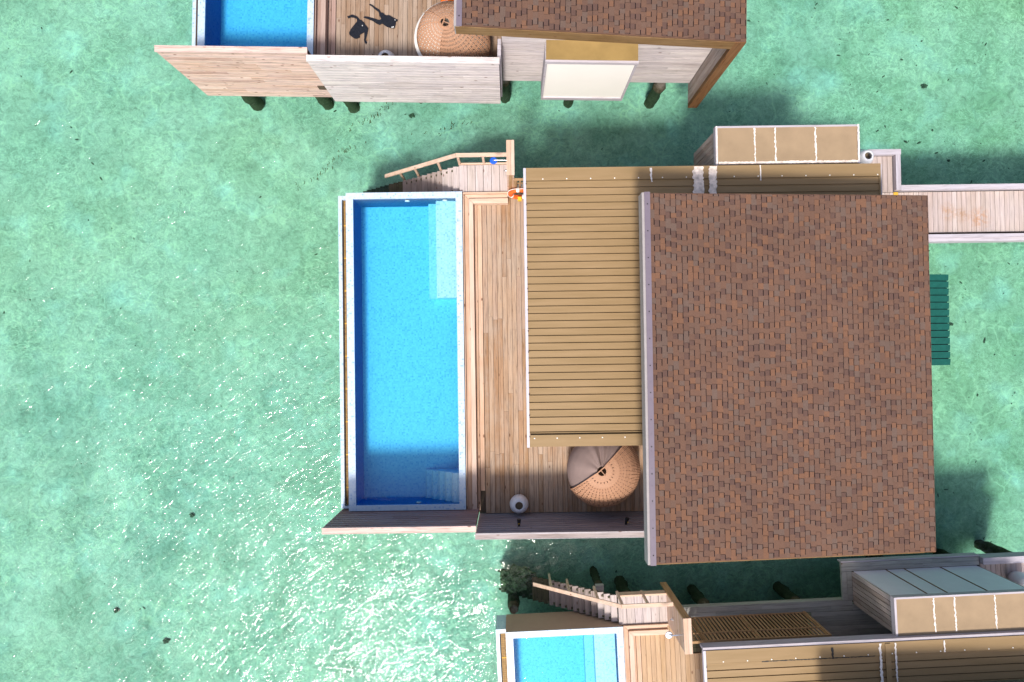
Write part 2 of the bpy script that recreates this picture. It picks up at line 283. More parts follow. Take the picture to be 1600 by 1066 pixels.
# ------------------------------------------------------------------ mesh helpers
class MB:
    def __init__(s): s.v = []; s.f = []; s.t = []
    def box(s, x0, x1, y0, y1, z0, z1, tone=None):
        if tone is None: tone = random.random()
        b = len(s.v)
        s.v += [(x, y, z) for z in (z0, z1) for x, y in ((x0, y0), (x1, y0), (x1, y1), (x0, y1))]
        for q in ((3, 2, 1, 0), (4, 5, 6, 7), (0, 1, 5, 4), (1, 2, 6, 5), (2, 3, 7, 6), (3, 0, 4, 7)):
            s.f.append([b + i for i in q]); s.t.append(tone)
        return s
    def quad(s, pts, tone=None):
        b = len(s.v); s.v += [tuple(p) for p in pts]; s.f.append(list(range(b, b + len(pts)))); s.t.append(random.random() if tone is None else tone); return s
    def hexa(s, bot, top, tone=None):       # bot, top: 4 points each, counter-clockwise seen from above
        if tone is None: tone = random.random()
        b = len(s.v); s.v += [tuple(p) for p in bot] + [tuple(p) for p in top]
        for q in ((3, 2, 1, 0), (4, 5, 6, 7), (0, 1, 5, 4), (1, 2, 6, 5), (2, 3, 7, 6), (3, 0, 4, 7)):
            s.f.append([b + i for i in q]); s.t.append(tone)
        return s
    def beam(s, p, q, wdt, hgt, tone=None, up=(0, 0, 1)):
        p, q = Vector(p), Vector(q); dr = (q - p).normalized(); sd_ = dr.cross(Vector(up))
        if sd_.length < 1e-4: sd_ = dr.cross(Vector((0, 1, 0)))
        sd_.normalize(); u = sd_.cross(dr).normalized(); a, c = sd_ * wdt / 2, u * hgt / 2
        return s.hexa([p - a - c, p + a - c, q + a - c, q - a - c], [p - a + c, p + a + c, q + a + c, q - a + c], tone)
    def tube(s, pts, rad, n=10, tone=0.5, cap=True):
        b = len(s.v); pts = [Vector(p) for p in pts]; rs = rad if isinstance(rad, (list, tuple)) else [rad] * len(pts)
        for i, p in enumerate(pts):
            dr = (pts[min(i + 1, len(pts) - 1)] - pts[max(i - 1, 0)]).normalized()
            a = dr.cross(Vector((0, 0, 1)))
            if a.length < 1e-3: a = dr.cross(Vector((0, 1, 0)))
            a.normalize(); c = dr.cross(a)
            for k in range(n):
                t = 2 * math.pi * k / n; s.v.append(tuple(p + (a * math.cos(t) + c * math.sin(t)) * rs[i]))
        for i in range(len(pts) - 1):
            for k in range(n):
                s.f.append([b + i * n + k, b + i * n + (k + 1) % n, b + (i + 1) * n + (k + 1) % n, b + (i + 1) * n + k]); s.t.append(tone)
        if cap:
            s.f.append([b + k for k in range(n)]); s.t.append(tone); s.f.append([b + (len(pts) - 1) * n + k for k in reversed(range(n))]); s.t.append(tone)
        return s
    def lathe(s, prof, cx=0, cy=0, n=40, tone=0.5):
        b = len(s.v)
        for (r, z) in prof:
            for k in range(n):
                t = 2 * math.pi * k / n; s.v.append((cx + r * math.cos(t), cy + r * math.sin(t), z))
        for i in range(len(prof) - 1):
            for k in range(n):
                s.f.append([b + i * n + k, b + i * n + (k + 1) % n, b + (i + 1) * n + (k + 1) % n, b + (i + 1) * n + k]); s.t.append(tone)
        return s

VM = Matrix.Identity(4)      # transform of the villa being built
def setprops(o, label=None, cat=None, group=None, kind=None):
    if label: o['label'] = label
    if cat: o['category'] = cat
    if group: o['group'] = group
    if kind: o['kind'] = kind
    return o
def thing(name, label, cat, base=(0, 0, 0), group=None, kind=None):
    o = bpy.data.objects.new(name, None); C.objects.link(o); o.empty_display_size = 0.3
    o.matrix_world = VM @ Matrix.Translation(base); o['_b'] = list(base)
    return setprops(o, label, cat, group, kind)
def build(name, mb, mat, parent=None, base=None, smooth=False, label=None):
    if base is None: base = tuple(parent['_b']) if parent is not None else (0, 0, 0)
    me = bpy.data.meshes.new(name)
    me.from_pydata([(x - base[0], y - base[1], z - base[2]) for x, y, z in mb.v], [], mb.f)
    a = me.attributes.new('tone', 'FLOAT', 'FACE')
    for i, t in enumerate(mb.t): a.data[i].value = t
    me.materials.append(M[mat] if isinstance(mat, str) else mat)
    if smooth:
        for p_ in me.polygons: p_.use_smooth = True
    me.update()
    o = bpy.data.objects.new(name, me); C.objects.link(o)
    if parent is not None: o.parent = parent; o['_b'] = list(base)
    else: o.matrix_world = VM @ Matrix.Translation(base); o['_b'] = list(base)
    if label: o['label'] = label
    return o
def single(name, mb, mat, label, cat, base, group=None, smooth=False, kind=None):
    o = build(name, mb, mat, None, base, smooth); return setprops(o, label, cat, group, kind)

def planks_y(mb, x0, x1, y0, y1, z0, z1, w=0.148, gap=0.008, seg=3.6, jit=0.002):
    n = max(1, round((x1 - x0) / w)); pw = (x1 - x0) / n
    for i in range(n):
        y = y0; ln = random.uniform(0.3, 1) * seg
        while y < y1 - 0.01:
            ye = min(y1, y + ln)
            if y1 - ye < 0.4: ye = y1
            mb.box(x0 + i * pw + gap / 2, x0 + (i + 1) * pw - gap / 2, y, ye - 0.004, z0, z1 + random.uniform(-jit, jit))
            y = ye; ln = seg
    return mb
def planks_x(mb, x0, x1, y0, y1, z0, z1, w=0.148, gap=0.008, seg=3.6, jit=0.002):
    n = max(1, round((y1 - y0) / w)); pw = (y1 - y0) / n
    for i in range(n):
        x = x0; ln = random.uniform(0.3, 1) * seg
        while x < x1 - 0.01:
            xe = min(x1, x + ln)
            if x1 - xe < 0.4: xe = x1
            mb.box(x, xe - 0.004, y0 + i * pw + gap / 2, y0 + (i + 1) * pw - gap / 2, z0, z1 + random.uniform(-jit, jit))
            x = xe; ln = seg
    return mb
def planks_wall_x(mb, x0, x1, y0, y1, z0, z1, w=0.14, gap=0.008, seg=3.6):   # wall in the xz plane, boards run along x
    n = max(1, round((z1 - z0) / w)); pw = (z1 - z0) / n
    for i in range(n):
        x = x0; ln = random.uniform(0.3, 1) * seg
        while x < x1 - 0.01:
            xe = min(x1, x + ln)
            if x1 - xe < 0.4: xe = x1
            j = random.uniform(-.002, .002)
            mb.box(x, xe - 0.004, y0 + j, y1 + j, z0 + i * pw + gap / 2, z0 + (i + 1) * pw - gap / 2); x = xe; ln = seg
    return mb
def planks_wall_up(mb, axis, a0, a1, b0, b1, z0, z1, w=0.16, gap=0.008):       # upright boards; wall runs along axis from a0 to a1
    n = max(1, round((a1 - a0) / w)); pw = (a1 - a0) / n
    for i in range(n):
        p, q = a0 + i * pw + gap / 2, a0 + (i + 1) * pw - gap / 2; j = random.uniform(-.002, .002)
        if axis == 'x': mb.box(p, q, b0 + j, b1 + j, z0, z1)
        else: mb.box(b0 + j, b1 + j, p, q, z0, z1)
    return mb

# ------------------------------------------------------------------ setting: seabed, sea
def sheet(name, z, mat, half=500):
    mb = MB(); n = 1; mb.quad([(-half, -half, z), (half, -half, z), (half, half, z), (-half, half, z)], 0.5)
    o = build(name, mb, mat); o['kind'] = 'structure'; return o
sheet('seabed', -1.5, 'bed'); sheet('sea_water', 0.0, 'sea')

# ------------------------------------------------------------------ villa builders (villa-local metres, z = 0 is sea level)
DZ = 2.0      # deck level
def zroof(x): return 6.6 - (x - 3.27) * (0.7 / 7.46)

def shingle_roof(parent, seed):
    rnd = random.Random(seed); mb = MB(); x0, x1, y0, y1 = 3.44, 10.71, -5.2, 3.84
    nc = 53; cw = (x1 - x0) / nc
    for c in range(nc):
        xa, xb = x0 + c * cw, x0 + (c + 1) * cw
        y = y0 - rnd.uniform(0, 0.3); raised = rnd.random() < 0.5
        while y < y1:
            ln = rnd.uniform(0.115, 0.165) * (1 if raised or rnd.random() < 0.75 else 1.6)
            ya, yb = max(y, y0), min(y + ln, y1)
            if yb > ya + 0.005:
                h = 0.016 if raised else 0.004
                r = rnd.random()
                if raised: t = 0.47 if r < 0.16 else 0.60 if r < 0.42 else 0.77 if r < 0.72 else 0.9 if r < 0.85 else 0.3
                else: t = 0.15 if r < 0.3 else 0.3 if r < 0.62 else 0.47 if r < 0.8 else 0.9 if r < 0.93 else 0.6
                za, zb = zroof(xa) + h, zroof(xb) + h + 0.006
                if raised:
                    mb.quad([(xa, ya, za), (xb - 0.024, ya, zb), (xb - 0.024, yb, zb), (xa, yb, za)], t)
                    mb.quad([(xb - 0.024, ya, zb), (xb + 0.003, ya, zroof(xb) + 0.002), (xb + 0.003, yb, zroof(xb) + 0.002), (xb - 0.024, yb, zb)], 0.02)  # butt edge coloured dark to carry the tab's shadow line
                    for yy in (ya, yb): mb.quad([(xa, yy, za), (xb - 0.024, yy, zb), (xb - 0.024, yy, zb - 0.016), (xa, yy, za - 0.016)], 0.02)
                else:
                    mb.quad([(xa, ya, za), (xb, ya, zb), (xb, yb, zb), (xa, yb, za)], t)
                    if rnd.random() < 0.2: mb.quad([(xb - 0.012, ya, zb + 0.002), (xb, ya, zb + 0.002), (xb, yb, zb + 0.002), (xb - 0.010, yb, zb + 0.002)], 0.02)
            y += ln; raised = not raised
    # slab under the shingles
    X0, X1 = 3.40, 10.73
    mb.hexa([(X0, -5.22, zroof(X0) - 0.12), (X1, -5.22, zroof(X1) - 0.12), (X1, 3.86, zroof(X1) - 0.12), (X0, 3.86, zroof(X0) - 0.12)],
            [(X0, -5.22, zroof(X0) - 0.001), (X1, -5.22, zroof(X1) - 0.001), (X1, 3.86, zroof(X1) - 0.001), (X0, 3.86, zroof(X0) - 0.001)], 0.3)
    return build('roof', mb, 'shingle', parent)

def house(cfg):
    t = thing('villa_house', cfg['label'], 'house', (7.0, -0.4, 1.6))
    rf = shingle_roof(t, cfg['seed'])
    mb = MB()   # brown fascias on south, north
    for ya, yb in ((-5.25, -5.225), (3.80, 3.835)):
        mb.hexa([(3.3, ya, zroof(3.3) - 0.40), (10.44, ya, zroof(10.44) - 0.40), (10.44, yb, zroof(10.44) - 0.40), (3.3, yb, zroof(3.3) - 0.40)],
                [(3.3, ya, zroof(3.3) - (0.03 if ya < 0 else .125)), (10.44, ya, zroof(10.44) - (0.03 if ya < 0 else .125)), (10.44, yb, zroof(10.44) - (0.03 if ya < 0 else .125)), (3.3, yb, zroof(3.3) - (0.03 if ya < 0 else .125))], 0.5)
    mb.hexa([(3.42, -5.18, zroof(3.42) - 0.36), (10.4, -5.18, zroof(10.4) - 0.36), (10.4, 3.82, zroof(10.4) - 0.36), (3.42, 3.82, zroof(3.42) - 0.36)],
            [(3.42, -5.18, zroof(3.42) - 0.13), (10.4, -5.18, zroof(10.4) - 0.13), (10.4, 3.82, zroof(10.4) - 0.13), (3.42, 3.82, zroof(3.42) - 0.13)], 0.2)
    build('fascia', mb, 'brown_x', t)
    mb = MB().box(3.27, 3.41, -5.24, 3.87, 6.18, 6.60, 0.4)
    g = build('barge_board', mb, 'barge', t)
    mb = MB().box(3.33, 3.47, -5.25, 3.88, 6.60, 6.625, 0.4)
    for i in range(22):
        y = -5.0 + i * 0.42; mb.box(3.39, 3.41, y, y + 0.02, 6.624, 6.632, 0.0)
    build('edge_flashing', mb, 'lavender', g)
    build('screws', _dots([(3.40, -5.0 + i * 0.66, 6.632) for i in range(14)], 0.016), 'black', g)
    # body
    mb = MB(); planks_wall_x(mb, 4.42, 10.42, -4.53, -4.45, 1.45, 5.50, 0.13)
    mb.box(4.45, 10.40, -4.45, -4.40, 1.5, 5.7, 0.3)
    mb.hexa([(4.42, -4.52, 5.505), (10.42, -4.52, 5.505), (10.42, -4.46, 5.505), (4.42, -4.46, 5.505)], [(4.42, -4.52, zroof(4.42) - .37), (10.42, -4.52, zroof(10.42) - .37), (10.42, -4.46, zroof(10.42) - .37), (4.42, -4.46, zroof(4.42) - .37)], .5)
    build('south_wall', mb, 'fence_grey', t)
    mb = MB(); planks_wall_up(mb, 'y', -4.4, 3.70, 4.40, 4.46, 1.9, 6.05); build('west_wall', mb, 'grey_z', t)
    mb = MB(); planks_wall_up(mb, 'x', 4.46, 10.4, 3.64, 3.70, 1.9, 5.5); build('north_wall', mb, 'grey_z', t)
    # projecting end wall under the east eave
    mb = MB(); planks_wall_up(mb, 'y', -5.10, 3.7, 10.44, 10.50, 1.2, 5.86, 0.17)
    e = build('end_wall', mb, 'lilac_z' if 'lilac_z' in M else 'grey_z', t)
    mb = MB().box(10.44, 10.73, -5.24, -5.11, 1.2, 5.885, 0.7); planks_wall_up(mb, 'y', -5.10, 3.82, 10.66, 10.73, 1.2, 5.86, 0.2)
    build('end_board', mb, 'brown_z', e)
    # bay box with flat roof
    if cfg.get('bay', True):
        b = build('bay', MB().box(5.70, 8.19, -5.08, -4.53, 1.5, 4.28, 0.5), 'white', t)
        build('bay_roof', MB().box(5.66, 8.23, -5.09, -4.535, 4.29, 4.38, 0.5), 'bronze', b)
        mb = MB().box(5.64, 5.70, -5.12, -5.06, 1.42, 4.30, .5).box(8.19, 8.25, -5.12, -5.06, 1.42, 4.30, .5)
        mb.box(5.64, 8.25, -5.16, -5.095, 4.25, 4.385, .6).box(5.70, 8.19, -5.12, -5.07, 1.42, 1.60, .6)
        mb.box(5.64, 5.695, -5.05, -4.54, 1.42, 4.28, .4).box(8.195, 8.25, -5.05, -4.54, 1.42, 4.28, .4)
        build('bay_trim', mb, 'lilac_x', b)
    if cfg.get('north', True):
        metal_roof(t, cfg); annex(t, cfg)
    return t

def _dots(pts, r, n=7):
    mb = MB()
    for (x, y, z) in pts:
        mb.quad([(x + r * math.cos(6.283 * k / n), y + r * math.sin(6.283 * k / n), z) for k in range(n)], 0.5)
        b = len(mb.v) - n
        mb.tube([(x, y, z - 0.012), (x, y, z)], r, n, 0.5, False)
    return mb
def bead(mb, p, q, w, seed, jag=0.3):
    rnd = random.Random(seed); p, q = Vector(p), Vector(q); L = (q - p).length; n = max(4, int(L / 0.04)); dr = (q - p) / n
    sdv = Vector((0, 0, 1)).cross(dr).normalized(); prev = None
    for i in range(n + 1):
        c = p + dr * i; a = w * (0.5 + rnd.uniform(-jag, jag)); b = w * (0.5 + rnd.uniform(-jag, jag)); cur = (c - sdv * a, c + sdv * b)
        if prev: 
            up = Vector((0, 0, 0.012)); mb.hexa([prev[0], prev[1], cur[1], cur[0]], [prev[0] + up, prev[1] + up, cur[1] + up, cur[0] + up], 0.5)
        prev = cur
    return mb

def metal_roof(t, cfg):
    z = 4.52; X0, XW, X1 = 0.49, 4.4, 10.28; YN, YS = 5.05, -2.6
    mb = MB(); pitch = 0.2035; y = YN - 0.34; prof = []
    ribs = []
    while y > YS + 0.28: ribs.append(y); y -= pitch
    def run(xa, xb, ys):
        pts = []
        for r in ys:
            pts += [(r + 0.012, z + 0.004), (r + 0.010, z - 0.04), (r - 0.012, z - 0.04), (r - 0.014, z + 0.010), (r - 0.03, z + 0.010), (r - 0.036, z + 0.004)]
        for a, b in zip(pts, pts[1:]):
            mb.quad([(xa, a[0], a[1]), (xa, b[0], b[1]), (xb, b[0], b[1]), (xb, a[0], a[1])], 0.5)
    run(X0, XW, ribs); run(XW, X1 - 0.01, [r for r in ribs if r > 3.7])
    mb.box(X0 + .02, XW, YS + 0.02, YN - 0.02, z - 0.11, z - 0.05, .5); mb.box(XW, X1 - .02, 3.9, YN - 0.02, z - 0.11, z - 0.05, .5)
    r = build('metal_roof', mb, 'metal', t)
    build('flashing', MB().box(X0, X1, YN - 0.34, YN, z + 0.012, z + 0.035, .5).box(X0, X1, YN, YN + 0.012, z - 0.03, z + 0.035, .5), 'metal', r)
    build('flashing', MB().box(X0, XW, YS, YS + 0.31, z + 0.012, z + 0.035, .5).box(X0, XW, YS - 0.012, YS, z - 0.05, z + 0.035, .5), 'metal', r)
    build('end_trim', MB().box(X1 - 0.04, X1, 3.9, YN - 0.345, z - 0.06, z + 0.03, .5), 'metal', r)
    mb = MB().box(X0 - 0.075, X0 - 0.005, YS - 0.03, YN + 0.01, z - 0.10, z + 0.035, .6)
    g = build('gutter', mb, 'gutter', t)
    for i in range(13): yy = YS + 0.25 + i * 0.58; build('bracket', MB().box(X0 - 0.012, X0 + 0.014, yy, yy + 0.035, z + 0.036, z + 0.045, .3), 'dark_under', g)
    lw = cfg['kind'] == 'low'
    build('fascia_board', MB().box(X0 - 0.07, X1, YN + 0.014, YN + (0.09 if lw else 0.03), z - 0.30, z + (0.005 if lw else -0.06), .5), 'lilac_x', t)
    build('end_fascia', MB().box(X1 + 0.004, X1 + 0.07, 3.9, YN + 0.01, z - 0.30, z - 0.04, .5), 'lilac_y', t)
    pts = [(0.95 + i * 0.66, YN - 0.30, z + 0.046) for i in range(15)] + [(0.62 + i * 0.62, YS + 0.22, z + 0.046) for i in range(6)]
    build('screws', _dots(pts, 0.017), 'white', r)
    mb = MB()
    if cfg['kind'] == 'main':
        for (xa, xb) in ((5.10, 5.37), (5.53, 5.74)):
            build('seam_tape', bead(MB(), ((xa + xb) / 2, YN - 0.01, z + 0.047), ((xa + xb) / 2, 3.9, z + 0.047), xb - xa, int(xa * 10), 0.12), 'patch', r)
        build('sealant', bead(MB(), (3.93, YN - 0.03, z + 0.04), (3.95, YN - 0.42, z + 0.04), 0.045, 5), 'seal', r)
        build('sealant', bead(MB(), (6.95, YN, z + 0.04), (6.96, YN - 0.42, z + 0.04), 0.03, 6), 'seal', r)
    else:
        for q, (xx, ye, ww) in enumerate(((5.24, 3.9, 0.06), (5.66, 3.9, 0.045), (7.0, YN - 0.32, 0.035))):
            build('sealant', bead(MB(), (xx, YN - 0.01, z + 0.04), (xx, ye, z + 0.05), ww, 8 + q), 'seal', r)
        build('seam_strip', MB().box(5.38, 5.52, 3.9, YN - 0.02, z + 0.04, z + 0.06, .5), 'metal', r)
        build('dark_sealant', bead(MB(), (3.93, YN - 0.06, z + 0.04), (3.95, YN - 0.36, z + 0.04), 0.045, 5), 'black', r)
        build('dark_sealant', bead(MB(), (2.0, YN - 0.345, z + 0.03), (5.1, YN - 0.345, z + 0.03), 0.02, 15), 'black', r)
    # room under the metal roof
    mb = MB(); planks_wall_x(mb, 1.35, 4.40, 3.84, 3.90, 2.0, 4.42, 0.14); planks_wall_x(mb, 1.35, 4.40, -2.10, -2.04, 2.0, 4.42, 0.14)
    mb.box(1.35, 1.41, -2.04, 3.84, 2.0, 4.42, .3)
    build('veranda_wall', mb, 'grey_x', t)

def annex(t, cfg):
    z = 4.36
    a = build('annex', MB().box(5.89, 9.69, 5.15, 6.09, 1.9, z - 0.02, .3), 'dark_under', t)
    for xa in (5.82, 9.70): build('annex_side', planks_wall_up(MB(), 'y', 5.14, 6.14, xa, xa + .06, 2.0, z - 0.02, 0.145, 0.014), 'grey_z', a)
    mb = MB()
    for xa, xb in ((5.88, 6.86), (6.89, 7.43), (7.46, 8.55), (8.58, 9.70)): build('panel', MB().box(xa, xb, 6.10, 6.15, 2.0, z - 0.02, .5), 'panel', a)
    for x in (6.875, 7.445, 8.565): build('panel_joint', MB().box(x - 0.015, x + 0.015, 6.105, 6.165, 2.0, z - 0.02, .5), 'brown_z', a)
    rf = build('annex_roof', MB().box(5.84, 9.74, 5.12, 6.15, z - 0.01, z + 0.03, .5), 'tan', a)
    build('edge_trim', MB().box(5.78, 5.84, 5.09, 6.2, z - 0.14, z + 0.05, .8), 'lilac_y', a); build('edge_trim', MB().box(9.74, 9.79, 5.12, 6.2, z - 0.14, z + 0.05, .8), 'lilac_y', a)
    build('north_trim', MB().box(5.84, 9.74, 6.15, 6.2, z - 0.14, z + 0.045, .3), 'lilac_x', a)
    mb = MB(); sd_ = 20 if cfg['kind'] == 'main' else 40
    for i, x in enumerate((6.87, 7.445, 8.565)): build('sealant', bead(MB(), (x, 6.14, z + 0.033), (x + 0.01, 5.2, z + 0.033), 0.036, sd_ + i, .42), 'seal', rf)
    build('sealant', bead(MB(), (9.76, 6.2, z + 0.052), (9.76, 5.2, z + 0.052), 0.045, sd_ + 7, .25), 'seal', rf)
    if cfg['kind'] == 'main': build('sealant', bead(MB(), (5.81, 6.2, z + 0.052), (5.81, 5.15, z + 0.052), 0.03, sd_ + 8, .2), 'seal', rf)
    if cfg['kind'] == 'main':
        mb = MB(); bead(mb, (5.86, 5.17, z + 0.032), (9.74, 5.17, z + 0.032), 0.07, 33, 0.15); build('gutter_strip', mb, 'patch', rf)
    if cfg['kind'] == 'low':
        mb = MB(); xp = 5.50 if cfg['kind'] == 'low' else 5.80
        planks_x(mb, xp, 9.8, 6.16, 6.42, 1.9, 2.0, 0.13)
        if cfg['kind'] == 'low': planks_y(mb, 5.50, 5.82, 5.26, 6.155, 1.9, 2.0, 0.15)
        build('plinth', mb, 'grey_dark_x', a); build('plinth_edge', MB().box(xp, 9.8, 6.43, 6.47, 1.75, 2.0, .4), 'lilac_x', a)
    mb = MB(); mb.box(5.9, 9.7, 5.12, 6.1, 1.7, 1.88, .5); build('annex_floor', mb, 'dark_under', a)

def pool(label, kind):
    t = thing('swimming_pool', label, 'swimming pool', (-3.2, 0.07, 0.95))
    zr = 2.4; X0, X1, Y0, Y1 = -5.0, -1.43, -4.79, 4.95; x0, x1, y0, y1 = -4.78, -1.63, -4.62, 4.76
    mb = MB()    # outer shell
    mb.box(X0 + .01, X1 - .01, Y0 + .01, Y1 - .01, 0.95, 1.15, .5)
    mb.box(X0 + .004, x0 - .01, Y0 + .004, Y1 - .004, 1.151, zr - 0.03, .5).box(x1 + .01, X1 - .004, Y0 + .004, Y1 - .004, 1.151, zr - 0.03, .5)
    mb.box(x0 - .009, x1 + .009, Y0 + .004, y0 - .01, 1.151, zr - 0.03, .5).box(x0 - .009, x1 + .009, y1 + .01, Y1 - .004, 1.151, zr - 0.03, .5)
    build('shell', mb, 'taupe', t)
    mb = MB(); mb.box(X0, x0, Y0, Y1, zr - 0.029, zr, .5).box(x1, X1, Y0, Y1, zr - 0.029, zr, .5).box(x0, x1, Y0, y0, zr - 0.029, zr, .5).box(x0, x1, y1, Y1, zr - 0.029, zr, .5)
    build('rim', mb, 'rim', t)
    zf = 1.25
    mb = MB().box(x0, x1, y0, y1, zf - 0.05, zf, .5); build('basin_floor', mb, 'basin', t)
    mb = MB().box(x0 - .009, x0, y0, y1, zf, zr - 0.03, .5).box(x1, x1 + .009, y0, y1, zf, zr - 0.03, .5).box(x0, x1, y0 - .009, y0, zf, zr - 0.03, .5)
    bw = build('basin_wall', mb, 'basin_wall', t)
    build('basin_end_wall', MB().box(x0, x1, y1, y1 + .009, zf, zr - 0.03, .5), 'basin', t)
    build('bench', MB().box(-2.28, -1.64, 1.72, y1 - .001, zf, 2.0, .5), 'basin_step', t)
    build('bench_step', MB().box(-2.56, -2.281, 1.72, y1 - .001, zf, 1.6, .5), 'basin', t)
    if kind == 'main':
        mb = MB(); n = 5
        for i in range(n):
            xa = -1.64 - (i + 1) * 0.225; mb.box(xa, xa + 0.2245, y0 + .001, -3.72, zf, 2.12 - i * 0.17, .5)
        ps = build('pool_steps', mb, 'basin_step', t)
        for i in range(n):
            xa = -1.64 - (i + 1) * 0.225; build('nosing', MB().box(xa - .004, xa + .03, y0 + .001, -3.717, 2.121 - i * 0.17, 2.126 - i * 0.17, .5), 'rim', ps)
    for (x, y, q) in ((-3.15, y1 - .012, 0), (-1.98, y1 - .012, 0), (-2.9, y0 + .012, 1)) if kind == 'main' else ():
        mb = MB().tube([(x, y, 2.15), (x, y - 0.03 if not q else y + .03, 2.15)], 0.075, 14); build('pool_light', mb, 'white', t)
    mb = MB().box(x0 + .002, x1 - .002, y0 + .002, y1 - .016, zf - .03, 2.345, .5)
    pw = build('pool_water', mb, 'pwater', t); pw.data.materials.append(M['pside'])
    for i_, p_ in enumerate(pw.data.polygons): p_.material_index = 0 if i_ == 1 else 1
    # overflow ledge with grate
    mb = MB().box(-5.31, -5.20, -4.77, 4.93, 0.95, 2.1, .5).box(-5.20, -5.0, 4.81, 4.93, 0.95, 2.1, .5).box(-5.20, -5.0, -4.77, -4.70, 0.95, 2.1, .5).box(-5.199, -5.001, -4.7, 4.8, 0.95, 1.75, .5)
    lg = build('overflow_ledge', mb, 'rim', t)
    build('grate', MB().box(-5.165, -5.003, -4.69, 4.80, 1.76, 1.99, .5), 'grate', lg)
    y = 4.0
    while y > -4.6: build('grate_joint', MB().box(-5.165, -5.003, y, y + 0.035, 1.99, 2.0, .5), 'grate_bar', lg); y -= 1.02
    return t

def terrace(label, kind):
    t = thing('timber_terrace', label, 'deck', (1.2, 0, 1.7))
    dk = {'main': 'deck', 'low': 'deck_fresh', 'top': 'deck_dull'}[kind]; bm_ = 'bench_dull' if kind == 'top' else 'bench_y'
    mb = MB(); planks_y(mb, -0.84, 0.66, -5.0, 4.93, 1.93, DZ, 0.149, 0.010, 4.2); planks_y(mb, 0.66, 4.39, -5.0, 3.86, 1.93, DZ, 0.149, 0.010, 4.2); b = build('deck_boards', mb, dk, t)
    mb = MB().box(-1.42, 4.38, -4.98, 4.9, 1.66, 1.92, .5); build('frame', mb, 'dark_under', t)
    mb = MB().box(-1.41, -1.385, -4.9, 4.93, 1.93, 2.34, .8)
    mb.hexa([(-1.375, -4.9, 1.93), (-1.25, -4.9, 1.93), (-1.25, 4.76, 1.93), (-1.375, 4.88, 1.93)], [(-1.375, -4.9, 2.20), (-1.25, -4.9, 2.20), (-1.25, 4.76, 2.20), (-1.375, 4.88, 2.20)], .1)
    mb.hexa([(-1.24, -4.9, 1.93), (-1.10, -4.9, 1.93), (-1.10, 4.60, 1.93), (-1.24, 4.745, 1.93)], [(-1.24, -4.9, 2.28), (-1.10, -4.9, 2.28), (-1.10, 4.60, 2.28), (-1.24, 4.745, 2.28)], .5)
    st = build('bench_step', mb, bm_, t)
    mb = MB().box(-1.08, -1.0, -4.9, 4.6, 1.93, 2.0, .0); mb.box(-0.985, -0.855, -4.3 if kind == 'main' else -4.9, 4.6, 1.93, 2.012, 1.0); build('border_board', mb, bm_, t)
    if kind != 'top':
        mb = MB().box(-1.40, -0.03, 4.895, 4.94, 1.93, 2.33, 1.0)
        mb.hexa([(-1.37, 4.89, 1.93), (-1.245, 4.765, 1.93), (-0.03, 4.765, 1.93), (-0.03, 4.89, 1.93)], [(-1.37, 4.89, 2.2), (-1.245, 4.765, 2.2), (-0.03, 4.765, 2.2), (-0.03, 4.89, 2.2)], .3)
        mb.hexa([(-1.235, 4.75, 1.93), (-1.095, 4.605, 1.93), (-0.02, 4.605, 1.93), (-0.02, 4.75, 1.93)], [(-1.235, 4.75, 2.28), (-1.095, 4.605, 2.28), (-0.02, 4.605, 2.28), (-0.02, 4.75, 2.28)], .6)
        build('corner_bench', mb, 'bench_x', t)
        mb = MB(); planks_x(mb, 0.16, 5.80, 4.95, 5.25, 1.90, 1.985, 0.15); planks_x(mb, 4.50, 9.7, 3.76, 4.94, 1.90, 1.985, 0.15); mb.box(5.81, 9.7, 4.95, 5.13, 1.9, 1.98); mb.box(0.16, 5.80, 5.255, 5.28, 1.75, 1.98, .3)
        build('side_passage', mb, 'grey_dark_x', t); build('covered_passage', planks_x(MB(), 0.67, 4.39, 3.87, 4.93, 1.90, 1.96, 0.15), 'moss', t)  # covered passage floor coloured dark to stand for shade behind the slats
        mb = MB(); planks_y(mb, -1.52, -0.02, 4.955, 5.80, 2.19, 2.25, 0.24, 0.012, 9); mb2 = MB().box(-1.5, -0.04, 4.97, 5.78, 1.9, 2.18, .5)
        ld = build('landing', mb, 'grey_y', t); build('landing_frame', mb2, 'dark_under', ld)
        build('landing_kerb', MB().box(-1.50, -0.02, 5.81, 5.86, 2.0, 2.29, .9), 'bench_x', ld)
    return t

def staircase(label):
    t = thing('staircase', label, 'stairs', (-3.0, 5.4, -1.4)); n = 20; tr = 0.182; rise = 0.163
    for i in range(n):
        xa = -1.53 - (i + 1) * tr; z = 2.25 - (i + 1) * rise * 0.98
        mat = 'step_worn' if i < 11 else 'moss'
        if i < 3: mat = 'grey_y'
        mb = MB().box(xa - 0.012, xa + tr - 0.002, 5.0, 5.80 + random.uniform(-.008, .008), z - 0.05, z)
        build('step', mb, mat, t)
    mb = MB()
    for y in (5.06, 5.70): mb.beam((-1.55, y, 1.98), (-1.55 - n * tr, y, 1.98 - n * rise * 0.98), 0.06, 0.24, .5)
    build('stringer', mb, 'moss', t); return t

